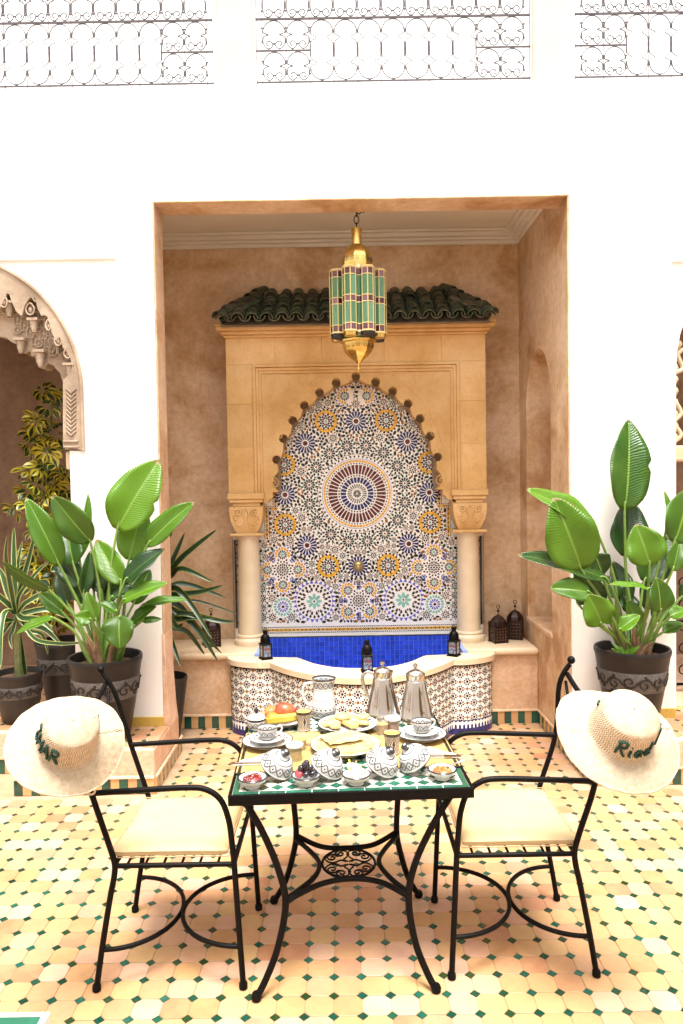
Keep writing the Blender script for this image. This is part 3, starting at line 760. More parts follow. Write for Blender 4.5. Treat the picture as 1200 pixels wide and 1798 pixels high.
# border strips: yellow and black saw-tooth
def saw(x0, y0, x1, y1, w, yc=Y_):
    L = math.hypot(x1-x0, y1-y0); n = max(2, int(L/(11*U))); dx, dy = (x1-x0)/n, (y1-y0)/n; l = math.hypot(dx, dy); ex, ey = -dy/l, dx/l
    for k in range(n):
        ax, ay = x0+dx*k, y0+dy*k
        for s_ in (-1, 1):
            z.p.append(([(ax+dx*.06+ex*s_*w*U, ay+dy*.06+ey*s_*w*U), (ax+dx*.94+ex*s_*w*U, ay+dy*.94+ey*s_*w*U), (ax+dx*.5+ex*s_*w*.55*U, ay+dy*.5+ey*s_*w*.55*U)], B_))
            z.dot(ax+ex*s_*w*.28*U+dx*.02, ay+ey*s_*w*.28*U+dy*.02, 4.4*U, yc, 1, 0, 6, False)
        z.dot(ax+dx*.5, ay+dy*.5, 4.6*U, yc if k % 2 else B_, 1, 0, 6, False)
X0, X1 = FC[0]-640*U, FC[0]+640*U
saw(X0, FC[1]-716*U, X1, FC[1]-716*U, 17)
for s_ in (-1, 1):
    c = lambda x, y: (FC[0]+s_*x*U, FC[1]+y*U)
    saw(*c(478, -84), *c(478, -236), 14); saw(*c(432, 20), *c(432, -66), 14); saw(*c(425, -72), *c(500, -72), 13)
    saw(*c(648, -700), *c(648, -230), 15, B_)
z.build('zellige_pieces', lambda x, y, h: (x, PY-h, y), pan)

# --- lion-head spout
sp = MB().lathe([(.001, .030), (.030, .026), (.044, .012), (.047, 0)], 20).xform(Matrix.Rotation(pi/2, 4, 'X'))
i0 = len(sp.v); sp.ball((0, -.034, -.004), .020, 10, sc=(1, 1, 1.1)); sp.ball((0, -.050, -.014), .010, 8); sp.ball((-.012, -.045, .006), .005, 6); sp.ball((.012, -.045, .006), .005, 6); sp.ball((-.022, -.03, .02), .008, 6); sp.ball((.022, -.03, .02), .008, 6)
BRASSD = M('aged brass', (.42, .33, .14), (.52, .43, .22), 30, .35, .2, 90, .001, metal=.8)
sp.xform(Matrix.Translation((FX, PY-.002, FC[1]-383*U))); sp.build('spout', BRASSD, fountain, 40, world=True)

# --- stone surround
SY = 5.66
def arch_half():
    cir = [(100, 566), (186, 518), (264, 454), (324, 378), (374, 288), (411, 181)]
    base = [(0, 578), (90, 545), (170, 497), (245, 435), (303, 362), (352, 277), (390, 175)]
    return cir, base
cir, base = arch_half()
def w2(x, y): return (FC[0]+x*U, FC[1]+y*U)
def scall(c, r=22.5, spread=2.3, n=12):
    d = atan2(c[1]+60, c[0]); out = []
    for k in range(n+1):
        a = d+spread-2*spread*k/n; out.append((c[0]+r*cos(a), c[1]+r*sin(a)))
    return out
open_r = []
top = [(22.5*cos(a), 596+22.5*sin(a)) for a in [pi/2-2.35*k/6 for k in range(7)]]
open_r += top
for c in cir: 
    p = open_r[-1]; s_ = scall(c); q = s_[0]
    mx, my = (p[0]+q[0])/2, (p[1]+q[1])/2; l = math.hypot(mx, my+60)
    open_r.append((mx-mx/l*7, my-(my+60)/l*7)); open_r += s_
open_r += [(404, 120), (425, 95), (432, 60), (418, 32), (405, 22), (405, 16), (433, 16), (433, -10), (448, -18), (456, -34), (476, -40), (500, -54), (500, -92)]
opening = [w2(x, y) for x, y in reversed(open_r)]+[w2(-x, y) for x, y in open_r[1:]]
IX = (.863-(-.608))/2; 
# inner spandrel (recessed a little behind the moulding)
sx0, sx1 = FX-.735, FX+.735; SZB, SZT = FC[1]-92*U, 2.682
spand = [(sx0, SZB), (sx0, SZT), (sx1, SZT), (sx1, SZB)]
loop = [(sx0, SZB), (sx0, SZT), (sx1, SZT), (sx1, SZB)]+opening
MB().plate([XZ(loop, SY+.03)], (0, .13, 0)).build('arch_spandrel', STONE, fountain, 20, world=True, bevel=.004)
# second arch layer, plain curve, deeper
plain = crom([(x, y, 0) for x, y in base], 4); pl = [(p.x*1.022, p.y*1.014+2) for p in plain]+[(397, 80), (400, 20), (402, 12)]
op2 = [w2(x, y) for x, y in reversed(pl)]+[w2(-x, y) for x, y in pl[1:]]
z2 = FC[1]+12*U
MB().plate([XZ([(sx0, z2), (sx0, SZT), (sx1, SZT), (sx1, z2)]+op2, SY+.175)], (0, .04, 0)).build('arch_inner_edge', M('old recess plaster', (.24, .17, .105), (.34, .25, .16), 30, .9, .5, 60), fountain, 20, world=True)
# shells inside the scallops
for c in [(0, 596)]+cir+[(-a, b) for a, b in cir]:
    p = w2(*c); d = atan2(c[1]+60, c[0])
    b = MB()
    for k in range(-2, 3):
        a = d+pi+k*.5; b.ball((p[0]+.017*cos(a), SY+.172, p[1]+.015*sin(a)), .010, 6, sc=(1, .6, 1))
    b.build('scallop_shell', bpy.data.materials['old recess plaster'], fountain, 50, world=True)
# engraved outline above the arch: a thin raised bead with little leaf curls
ol = [(0, 655), (110, 632), (205, 586), (300, 500), (365, 410), (410, 310), (450, 200), (455, 130), (438, 96)]
for s_ in (-1, 1):
    P = [(*w2(s_*x, y),) for x, y in [(p.x, p.y) for p in crom([(x, y, 0) for x, y in ol], 5)]]
    MB().tube([(x, SY+.030, y_) for x, y_ in P], .0035, 5).build('engraved_line', STONE, fountain, 60, world=True)
    for k, (x, y) in enumerate([(120, 605), (215, 560), (300, 475), (350, 395), (390, 300), (430, 215)]):
        a = atan2(y, x); q = w2(s_*x, y)
        MB().tube([(q[0]+s_*.02*cos(t*3.6+a+1.2)*(1-t*.4), SY+.029, q[1]+.02*sin(t*3.6+a+1.2)*(1-t*.4)) for t in [i/8 for i in range(9)]], .003, 5).build('carved_curl', STONE, fountain, 60, world=True)
    q = w2(s_*425, 62); MB().tube(spiral(q[0], q[1], .042, 1.4, pi/2, s_, 24, SY+.029), .004, 5).build('carved_volute', STONE, fountain, 60, world=True)
# outer border of squared blocks
XB0, XB1 = FX-.998, FX+.998; MX0, MX1 = FX-.795, FX+.795; MZ = 2.752
def block(x0, x1, z0, z1): MB().box(x0+.0005, x1-.0005, SY+random.uniform(0, .0015), BACK-.003, z0+.0005, z1-.0005).build('stone_block', STONE, fountain, 0, world=True, bevel=.0015)
for (a, b) in ((XB0, MX0), (MX1, XB1)):
    zz = [1.765, 2.12, 2.45, MZ]
    for k in range(3): block(a, b, zz[k], zz[k+1])
xs_ = [XB0, FX-.62, FX-.26, FX+.22, FX+.66, XB1]
for k in range(5): block(xs_[k], xs_[k+1], MZ, 2.955)
# stepped moulding frame around the spandrel
for (d, dd) in ((0, -.012), (.022, .004), (.042, .016)):
    a0, a1, zt = MX0+d, MX1-d, MZ-d*1.1
    b0, b1, zb = a0+.0225, a1-.0225, zt-.0225
    L = [(a0, 1.742), (a0, zt), (a1, zt), (a1, 1.742), (b1, 1.742), (b1, zb), (b0, zb), (b0, 1.742)]
    MB().plate([XZ(L, SY+dd)], (0, .12, 0)).build('frame_moulding', STONE, fountain, 20, world=True, bevel=.004)
# cornice under the roof
for k, (e, z0, z1) in enumerate(((.012, 2.955, 2.975), (.030, 2.975, 2.998), (.058, 2.998, 3.030), (.066, 3.030, 3.045))):
    MB().box(XB0-e, XB1+e, SY-e*1.6, BACK-.004, z0, z1-.0006).build('cornice', STONE, fountain, 0, world=True, bevel=.006)
# imposts, capitals, columns
for s_ in (-1, 1):
    c = FX+s_*.865
    for k, (hw, z0, z1, e) in enumerate(((.142, 1.718, 1.765, .028), (.128, 1.690, 1.718, .016), (.108, 1.660, 1.690, 0))):
        MB().box(c-hw, c+hw, SY-e, BACK-.005, z0+.0004, z1-.0004).build('impost', STONE, fountain, 0, world=True, bevel=.005)
    # bracket under the arch end
    bl = [(FX+s_*.728, 1.660), (FX+s_*.728, 1.742), (FX+s_*.62, 1.742), (FX+s_*.64, 1.70), (FX+s_*.70, 1.665)]
    cap = MB(); prof = [(.080, 1.452), (.092, 1.475), (.118, 1.54), (.128, 1.60), (.130, 1.659)]
    for i in range(len(prof)-1):
        (h0, z0), (h1, z1) = prof[i], prof[i+1]
        yc = SY+.10; q = lambda h, zz, : [(c-h, yc-h*.9, zz), (c+h, yc-h*.9, zz), (c+h, yc+h*.9, zz), (c-h, yc+h*.9, zz)]
        cap.add(q(h0, z0)+q(h1, z1), [(0, 1, 5, 4), (1, 2, 6, 5), (2, 3, 7, 6), (3, 0, 4, 7)]+([(3, 2, 1, 0)] if i == 0 else [])+([(4, 5, 6, 7)] if i == len(prof)-2 else []))
    cp = cap.build('capital', STONE, fountain, 20, world=True, clean=True)
    yf = lambda zz: SY+.10-.9*(.080+(zz-1.452)*.245)-.004
    for t_s in (-1, 1):
        for (dx, zz, r) in ((.062, 1.615, .030), (.060, 1.535, .030), (.085, 1.572, .018)):
            P = spiral(c+t_s*dx, zz, r, 1.25, pi*.2, t_s, 20, yf(zz)-.004); MB().tube([(q[0], q[1]-.004, q[2]) for q in P], .0080, 6).build('carved_scroll', STONE, cp, 60, world=True)
        MB().tube(crom([(c+t_s*.008, yf(1.63)-.006, 1.645), (c+t_s*.024, yf(1.6)-.008, 1.60), (c+t_s*.010, yf(1.55)-.008, 1.555), (c+t_s*.026, yf(1.50)-.006, 1.505), (c+t_s*.05, yf(1.49)-.004, 1.492)], 6), .0085, 6).build('carved_leaf', STONE, cp, 60, world=True)
    MB().box(c-.135, c+.135, SY-.008, SY+.22, 1.430, 1.452).build('neck_slab', STONE, fountain, 0, world=True, bevel=.008)
    MB().lathe([(.092, .652), (.091, .75), (.088, 1.1), (.084, 1.35), (.084, 1.39), (.088, 1.405), (.098, 1.415), (.098, 1.430)], 32, (c, SY+.105, 0)).build('column_shaft', MARBLE, fountain, 40, world=True)
    MB().lathe([(.125, .5735), (.125, .585), (.128, .595), (.124, .612), (.110, .620), (.106, .630), (.110, .640), (.106, .650), (.093, .654)], 32, (c, SY+.105, 0)).build('column_base', MARBLE, fountain, 40, world=True)

# --- green barrel tile roof
t_ = NT('green roof tile'); r_ = t_.rnd(); n_ = t_.noise(22, 5, .7)
c_ = t_.ramp(r_, [(0, (.026, .046, .024)), (.4, (.050, .070, .036)), (.7, (.090, .094, .060)), (1, (.040, .043, .026))])
c_ = t_.mix(t_.ramp(n_, [(.50, (0, 0, 0)), (.72, (1, 1, 1))]), c_, (.14, .10, .065)); t_.bump(n_, .6, .004)
ROOF = t_.set(Base_Color=c_, Roughness=.6, Specular_IOR_Level=.3)
def barrel(L, r0, r1, th, up=1, n=9):
    b = MB(); vs = []; 
    for i, (yy, r) in enumerate(((0, r0), (L, r1))):
        for rr_ in (r, r-th):
            for k in range(n+1):
                a = pi*k/n; vs.append((rr_*cos(a), yy, up*rr_*sin(a)))
    m = n+1; fs = []
    for k in range(n):
        fs += [(k, k+1, 2*m+k+1, 2*m+k), (m+k+1, m+k, 3*m+k, 3*m+k+1), (k+1, k, m+k, m+k+1), (2*m+k, 2*m+k+1, 3*m+k+1, 3*m+k)]
    fs += [(0, 2*m, 3*m, m), (n, m+n, 3*m+n, 2*m+n)]
    return b.add(vs, fs)
CAP = barrel(.15, .050, .042, .009).mesh('roof_tile', ROOF, 40); PANT = barrel(.15, .046, .040, .009, -1).mesh('pan_tile', ROOF, 40)
EY, EZ = 5.455, 3.062; RUN, RISE = .078, .050; slope = atan2(RISE, RUN)
offF = wl(fountain); ncol = 19; ex0, ex1 = FX-1.04, FX+1.04; pw = (ex1-ex0)/ncol
for i in range(ncol):
    x = ex0+pw*(i+.5); d = min(x-ex0, ex1-x); rows = min(6, max(1, int(d/.29*6+1.0)))
    for r in range(rows):
        j = lambda q: random.uniform(-q, q)
        place('roof_tile', CAP, fountain, Vector((x+j(.005), EY+RUN*r+j(.006), EZ-.012+RISE*r+j(.004)))-offF, (slope*.85+j(.03), j(.03), j(.05)), (1, 1, 1))
        if i < ncol-1 and r < max(rows-(d < .29), 1): place('pan_tile', PANT, fountain, Vector((x+pw/2+j(.004), EY-.012+RUN*r, EZ+.012+RISE*r))-offF, (slope*.85, 0, j(.03)), (1, 1, 1))
for s_ in (-1, 1):      # hip tiles and the tiles of the side slopes
    xe = ex0 if s_ < 0 else ex1
    for r in range(6):
        tt = r/6
        place('hip_tile', CAP, fountain, Vector((xe-s_*(.01+.30*tt), EY+.02+.46*tt, EZ+.012+.31*tt+random.uniform(-.006, .006)))-offF, (slope*.75, random.uniform(-.1, .1), s_*.58+random.uniform(-.08, .08)), (.95, .95, .9))
    for q in range(5):
        for r in range(3):
            place('side_tile', CAP, fountain, Vector((xe+s_*(-.035-.075*r), EY+.10+.1*q+.05*r, EZ-.020+RISE*r*1.1))-offF, (slope*.8, 0, s_*pi/2), (1, 1, 1))
bd = MB().add([(ex0+.03, EY+.05, EZ-.045), (ex1-.03, EY+.05, EZ-.045), (ex1-.03, BACK-.002, EZ-.045), (ex0+.03, BACK-.002, EZ-.045), (ex0+.34, BACK-.05, EZ+.27), (ex1-.34, BACK-.05, EZ+.27), (ex1-.34, BACK-.002, EZ+.27), (ex0+.34, BACK-.002, EZ+.27)],
   [(0, 1, 5, 4), (1, 2, 6, 5), (3, 0, 4, 7), (4, 5, 6, 7), (0, 3, 2, 1), (2, 3, 7, 6)])
bd.build('roof_bed', M('roof mortar', (.20, .15, .10), (.28, .22, .15), 20, .9, .5, 60), fountain, 0, world=True)

# --- lobed basin
half = [(0, 4.751), (.10, 4.760), (.20, 4.793), (.30, 4.850), (.40, 4.922), (.49, 5.010), (.57, 5.110), (.649, 5.226), (.649, 5.226), (.72, 5.222), (.806, 5.240), (.89, 5.285), (.955, 5.355), (.980, 5.46)]
def smooth_half(h):
    a = [p.to_2d() for p in crom([(x, y, 0) for x, y in h[:8]], 6)]; b = [p.to_2d() for p in crom([(x, y, 0) for x, y in h[8:]], 6)]
    return a+b[1:]
hs_ = smooth_half(half)
outl = [(FX-p[0], p[1]) for p in reversed(hs_)]+[(FX+p[0], p[1]) for p in hs_[1:]]
def offset(L, d):
    out = []
    for i, p in enumerate(L):
        a = Vector(L[max(i-1, 0)]); b = Vector(L[min(i+1, len(L)-1)]); t = (b-a).normalized(); out.append((p[0]+t.y*d, p[1]-t.x*d))
    return out
wallL = outl; inn = offset(outl, -.09)
bw = MB().plate([[(x, y, 0) for x, y in wallL+[(p[0], p[1]+.02) for p in reversed(inn)]]], (0, 0, .495)); bw.build('basin_wall', ZBASE, fountain, 40, world=True)
bl_ = offset(outl, .003); MB().plate([[(x, y, .4955) for x, y in bl_+list(reversed(inn))]], (0, 0, .014)).build('black_trim', ZB, fountain, 40, world=True)
# rim slab
ihalf = [(0, 5.005), (.10, 5.012), (.20, 5.045), (.29, 5.110), (.365, 5.19), (.43, 5.29), (.47, 5.345), (.50, 5.352), (.66, 5.372), (.70, 5.42), (.71, 5.462)]
il = [p.to_2d() for p in crom([(x, y, 0) for x, y in ihalf[:8]], 4)]+[Vector(p) for p in ihalf[8:]]
inner = [(FX-p[0], p[1]) for p in reversed(il)]+[(FX+p[0], p[1]) for p in il[1:]]
ro = offset(outl, .022); ro[0] = (ro[0][0], 5.425); ro[-1] = (ro[-1][0], 5.425)
MB().plate([[(x, y, .510) for x, y in ro+[(inner[-1][0], 5.424)]+list(reversed(inner[1:-1]))+[(inner[0][0], 5.424)]]], (0, 0, .040)).build('basin_rim', MARBLE, fountain, 40, world=True, bevel=.010, seg=3)
# blue tiled inside
bx0, bx1 = FX-.775, FX+.775
bb = MB().box(bx0, bx1, PY-.02, PY+.085, .20, .5985).build('pool_back', BLUEG, fountain, 0, world=True)
fl_ = offset(outl, -.05); MB().plate([[(x, y, .18) for x, y in fl_+[(bx1, 5.46), (bx1, PY-.021), (bx0, PY-.021), (bx0, 5.46)]]], (0, 0, .02)).build('pool_floor', BLUE, fountain, 0, world=True)
for s_ in (-1, 1): MB().box(FX+s_*.775-.02, FX+s_*.775+.02, 5.40, PY-.022, .2, .57).build('pool_side', BLUEG, fountain, 0, world=True)
pt = MB(); p_ = .0378; nx = int((bx1-bx0)/p_)
for i in range(nx):
    for j in range(10):
        x = bx0+p_*i+random.uniform(-.0006, .0006); zz = .215+p_*j; e = random.uniform(.0, .0012)
        pt.box(x+.0014, x+p_-.0014, PY-.0225-e, PY-.019, zz+.0014, zz+p_-.0014)
tag(pt.build('pool_tiles', BLUE, bb, 0, world=True), kind='stuff')
MB().box(bx0, bx1, PY-.024, PY-.001, .5945, .6005).build('black_line', ZB, fountain, 0, world=True)
# zellige dots on the basin wall
cum = [0]
for i in range(1, len(outl)): cum.append(cum[-1]+(Vector(outl[i])-Vector(outl[i-1])).length)
TOT = cum[-1]
import bisect
def wmap(s, h, off):
    s = min(max(s, 0), TOT-1e-6); i = min(bisect.bisect_right(cum, s)-1, len(outl)-2)
    seg = cum[i+1]-cum[i]; t = (s-cum[i])/max(seg, 1e-9); a, b = Vector(outl[i]), Vector(outl[i+1]); d = (b-a)
    if d.length < 1e-7: d = Vector((1, 0))
    d.normalize(); p = a+(b-a)*t
    return (p.x+d.y*off, p.y-d.x*off, h)
zb = Zel(); zb.p = []
PW, PH = .0520, .0520; cidx = 0
for j in range(0, 8):
    for i in range(int(TOT/PW)+1):
        s = i*PW+.01; h = .128+PH*j-.004
        if h > .49 or h < .10 or s > TOT-.01: continue
        if (i+j) % 2 == 0:
            q = (i*7+j*5) % 8
            zb.dot(s, h, .0096, (B_, B_, R_, G_, B_, R_, B_, M_)[q], 1, 0, 8, False)
            for k in range(8): zb.dot(s+.0215*cos(2*pi*(k+.5)/8), h+.0215*sin(2*pi*(k+.5)/8), .0058, B_ if q not in (3, 5) else (M_ if q == 5 else B_), 1.35, 2*pi*(k+.5)/8, 6, False)
        else:
            zb.dot(s, h, .0106, BR_, 1, 0, 8, False)
            for k in range(4): zb.dot(s+.0185*cos(pi/2*k), h+.0185*sin(pi/2*k), .0046, (M_ if k % 2 else B_), 1.2, pi/2*k, 6, False)
n = int(TOT/.030)
for i in range(n):
    s = TOT*(i+.5)/n; w_ = TOT/n
    zb.p.append(([(s-w_*.5, .001), (s+w_*.499, .001), (s+w_*.499, .045), (s-w_*.5, .045)], N_))
    zb.p.append(([(s-w_*.28, .044), (s+w_*.28, .044), (s+w_*.28, .062), (s+w_*.12, .074), (s-w_*.12, .074), (s-w_*.28, .062)], N_))
    zb.p.append(([(s-w_*.5, .100), (s+w_*.499, .100), (s+w_*.499, .106), (s+w_*.12, .106), (s, .088), (s-w_*.12, .106), (s-w_*.5, .106)][::1], N_))
    zb.dot(s+w_*.5, .488, .006, B_, 1, 0, 4, False)
zb.build('basin_zellige', wmap, fountain)
# ------------------------------------------------------------ hanging lantern
BRASS = M('polished brass', (.62, .42, .11), (.74, .54, .19), 18, .24, .25, 70, .002, metal=.95)
BRASST = M('tin strip', (.74, .60, .30), (.66, .50, .22), 30, .4, 0, metal=.25)
def glass(name, c, c2):
    t = NT(name); col = t.ramp(t.rnd(), [(0, c), (1, c2)])
    return t.set(Base_Color=col, Roughness=.08, Transmission_Weight=.68, IOR=1.45, Specular_IOR_Level=.6, Coat_Weight=.4)
GG = glass('green glass', (.03, .22, .04), (.34, .64, .40)); GP = glass('purple glass', (.13, .01, .02), (.46, .22, .30))
DARK = M('soot', (.01, .01, .01))  # black beads for the pierced holes, and alternate column feet
HL = (.133, 5.0); LX = Vector((HL[0], HL[1], 2.57))
lan = thing('hanging_lantern', 'brass lantern with green and purple glass hanging in front of the alcove', 'lantern', LX)
def LZ(z): return z-2.57
b = MB().tube(crom([(0, 0, LZ(3.655)), (.012, -.004, LZ(3.635)), (.04, -.01, LZ(3.648)), (.052, -.012, LZ(3.640))], 5), .004, 6)
b.tube([(.016*cos(a), 0, LZ(3.600)+.030*sin(a)) for a in [2*pi*k/16 for k in range(16)]], .003, 6, closed=True)
b.tube([(0, .012*cos(a), LZ(3.555)+.024*sin(a)) for a in [2*pi*k/16 for k in range(16)]], .003, 6, closed=True)
b.tube([(0, 0, LZ(3.617)), (0, 0, LZ(3.66))], .004, 6); b.build('hook', IRON, lan, 60)
MB().tube([(.0, 0, LZ(3.6165)), (0, 0, LZ(OPEN_Z))], .003, 6).build('hook_stem', IRON, lan, 60)
MB().lathe([(.034, LZ(3.425)), (.033, LZ(3.525)), (.036, LZ(3.527)), (.036, LZ(3.537)), (.010, LZ(3.541))], 24).build('neck', BRASS, lan, 40)
dome = MB().lathe([(.104, LZ(3.268)), (.105, LZ(3.30)), (.104, LZ(3.33)), (.097, LZ(3.365)), (.082, LZ(3.398)), (.060, LZ(3.420)), (.034, LZ(3.432))], 8, a0=pi/8+.2)
dm = dome.build('dome', BRASS, lan, 25, bevel=.004)
for k in range(8):
    a = pi/8+.2+2*pi*(k+.5)/8
    for (dh, ds) in [(0, 0)]+[(.014*cos(q*pi/3), .014*sin(q*pi/3)) for q in range(6)]:
        for off_ in (-.022, .022):
            rr_ = .0985; p = Vector((rr_*cos(a), rr_*sin(a), LZ(3.322)+dh))+Vector((-sin(a), cos(a), 0))*(off_+ds)
            MB().ball(p, .0034, 6).build('pierced_hole', DARK, dm, 0) if k in (4, 5, 6) else None
MB().lathe([(.098, LZ(3.246)), (.118, LZ(3.250)), (.120, LZ(3.262)), (.110, LZ(3.268)), (.104, LZ(3.272))], 8, a0=pi/8+.2).build('collar', BRASS, lan, 20, bevel=.003)
MB().lathe([(.095, LZ(2.80)), (.095, LZ(3.25))], 16).build('core', glass('green glass core', (.35, .60, .35), (.4, .65, .42)), lan, 30)
ztop, zbot = LZ(3.235), LZ(2.828)
def lobe(a, r_c, rl, nf, outer=True):
    c = Vector((r_c*cos(a), r_c*sin(a), 0)); L = MB()
    ring_ = [(c.x+rl*cos(a+2*pi*(k+.5)/nf), c.y+rl*sin(a+2*pi*(k+.5)/nf)) for k in range(nf)]
    zs = [zbot, zbot+.045, zbot+.185, zbot+.227, zbot+.362, ztop]
    for (x, y) in ring_: L.tube([(x, y, zbot-.004), (x, y, ztop+.004)], .0032, 4)
    for zz in zs+[zbot-.004, ztop+.006]:
        L.tube([(x, y, zz) for x, y in ring_], .0034 if zz not in (zbot-.004, ztop+.006) else .0055, 4, closed=True)
    ob = L.build('glass_column', BRASST, lan, 30)
    for k in range(nf):
        p, q = Vector((*ring_[k], 0)), Vector((*ring_[(k+1) % nf], 0)); out_ = ((p+q)/2-c).normalized()
        if (((p+q)/2).normalized()).dot(out_) < -.2: continue
        for i in range(5):
            z0, z1 = zs[i]+.003, zs[i+1]-.003; d = (q-p)*.07; n_ = out_*.0012
            MB().prism([p+d-n_+Vector((0, 0, z0)), q-d-n_+Vector((0, 0, z0)), q-d-n_+Vector((0, 0, z1)), p+d-n_+Vector((0, 0, z1))], n_*1.6).build('pane', GG if i in (1, 3) else GP, ob, 0)
    return ob
for k in range(8): lobe(-pi/2+pi/8+.03+2*pi*k/8, .148, .050, 8)
for k in range(8):
    a = -pi/2+.03+2*pi*k/8; lobe(a, .128, .022, 4)
    c = Vector((.128*cos(a), .128*sin(a), 0)); MB().lathe([(.022, ztop+.006), (.018, ztop+.022), (.001, ztop+.042)], 6, c).build('spike', BRASST, lan, 40)
# green glass funnel and brass bowl
fn = MB().lathe([(.150, zbot-.012), (.105, zbot-.045)], 8, a0=pi/8+.03).build('glass_funnel', GG, lan, 20)
for k in range(8):
    a = -pi/2+pi/8+.03+2*pi*k/8; MB().lathe([(.050, zbot-.006), (.046, zbot-.034), (.030, zbot-.036)], 12, (.148*cos(a), .148*sin(a), 0)).build('column_foot', BRASS if k % 2 else DARK, lan, 40)
bowl = MB().lathe([(.004, LZ(2.570)), (.006, LZ(2.592)), (.010, LZ(2.60)), (.006, LZ(2.612)), (.010, LZ(2.634)), (.030, LZ(2.654)), (.066, LZ(2.682)), (.094, LZ(2.714)), (.108, LZ(2.755)), (.110, LZ(2.772)), (.124, LZ(2.776)), (.126, LZ(2.790)), (.110, LZ(2.796))], 8, a0=pi/8+.2)
bwl = bowl.build('bowl', BRASS, lan, 25, bevel=.003)
for k in range(8):
    a = pi/8+.2+2*pi*(k+.5)/8
    if cos(a+pi/2) < .2: continue
    for off_ in (-.024, .024):
        for q in range(7):
            dh, ds = (0, 0) if q == 0 else (.012*cos(q*pi/3), .012*sin(q*pi/3))
            p = Vector((.0985*cos(a), .0985*sin(a), LZ(2.746)+dh))+Vector((-sin(a), cos(a), 0))*(off_+ds); MB().ball(p, .003, 6).build('pierced_hole', DARK, bwl, 0)

# ------------------------------------------------------------ small lanterns on the rim and ledges
def g2(name, stops):
    t = NT(name); n = t.noise(28, 2, .4, .4); return t.set(Base_Color=t.ramp(n, stops, 'CONSTANT'), Roughness=.1, Coat_Weight=.5)
PAINTG = g2('painted glass', [(0, (.02, .06, .14)), (.42, (.10, .22, .34)), (.50, (.22, .03, .015)), (.55, (.015, .04, .14)), (.62, (.22, .24, .24)), (.66, (.02, .05, .12))])
def rim_lantern(loc, rz, label, h=.222):
    t = thing('candle_lantern', label, 'lantern', loc, rz, 'small black lanterns on the basin rim')
    MB().box(-.042, .042, -.042, .042, .0005, .010).build('foot', IRON, t, 0, bevel=.002)
    MB().box(-.036, .036, -.036, .036, .010, .018).build('base', IRON, t, 0, bevel=.003)
    for x in (-.031, .031):
        for y in (-.031, .031): MB().box(x-.004, x+.004, y-.004, y+.004, .018, .105).build('post', IRON, t, 0)
    for k in range(4):
        o = MB().box(-.027, .027, -.0012, .0012, .020, .103).build('glass_pane', PAINTG, t, 0); o.rotation_euler.z = k*pi/2; o.location = (.031*sin(k*pi/2), -.031*cos(k*pi/2), 0)
    MB().lathe([(.056, .105), (.058, .112), (.040, .120), (.036, .124)], 4, a0=pi/4).build('eave', IRON, t, 20, bevel=.002)
    MB().lathe([(.036, .122), (.037, .140), (.034, .160), (.024, .176), (.016, .182), (.017, .190), (.019, .192), (.019, .206), (.012, .210)], 16).build('dome', IRON, t, 40)
    MB().tube([(.011*cos(a), 0, .214+.011*sin(a)) for a in [2*pi*k/14 for k in range(14)]], .0022, 6, closed=True).build('ring', IRON, t, 60)
    return t
rim_lantern((-.573, 5.325, .5505), .45, 'black candle lantern on the left lobe of the basin rim')
rim_lantern((.157, 4.915, .5505), .05, 'black candle lantern at the front middle of the basin rim')
rim_lantern((.808, 5.330, .5505), -.55, 'black candle lantern on the right lobe of the basin rim')
def ledge_lantern(loc, rz, s, h, hang, label):
    t = thing('moroccan_lantern', label, 'lantern', loc, rz, 'pierced dark lanterns on the ledges')
    MB().box(-s, s, -s, s, .0, h).build('body', RUST, t, 0, bevel=.003)
    for x in (-s, s):
        for y in (-s, s): MB().lathe([(.008, 0), (.008, h), (.010, h+.004), (.001, h+.035)], 6, (x, y, 0)).build('corner_post', RUST, t, 40)
    MB().lathe([(s*1.35, h), (s*1.2, h+.03), (s*.7, h+.062), (.008, h+.08)], 8, a0=pi/8).build('dome', RUST, t, 20)
    for k in range(4):
        m = MB()
        for i in range(4):
            for j in range(5): m.ball((-s*.66+s*.44*i+.004*(j % 2), -s-.001, .025+(h-.05)*j/4), .0032, 6)
        o = m.build('piercing', M('pierced glint', (.30, .20, .17)) if not bpy.data.materials.get('pierced glint') else bpy.data.materials['pierced glint'], t, 40); o.rotation_euler.z = k*pi/2
    r_ = MB().tube([(0, 0, h+.075), (0, 0, h+.13)], .0035, 6); r_.ball((0, 0, h+.108), .012, 8, sc=(1, 1, .8)); r_.tube([(.013*cos(a), 0, h+.142+.013*sin(a)) for a in [2*pi*k/14 for k in range(14)]], .003, 6, closed=True)
    r_.build('hanger', RUST, t, 50); return t
ledge_lantern((1.205, 5.66, .573), .25, .052, .135, 1, 'dark pierced lantern on the right ledge beside the column')
ledge_lantern((1.365, 5.78, .573), -.3, .054, .150, 1, 'dark pierced lantern on the right ledge in the corner by the niche')
ledge_lantern((-1.035, 5.70, .573), .35, .056, .140, 1, 'dark pierced lantern on the left ledge behind palm leaves')

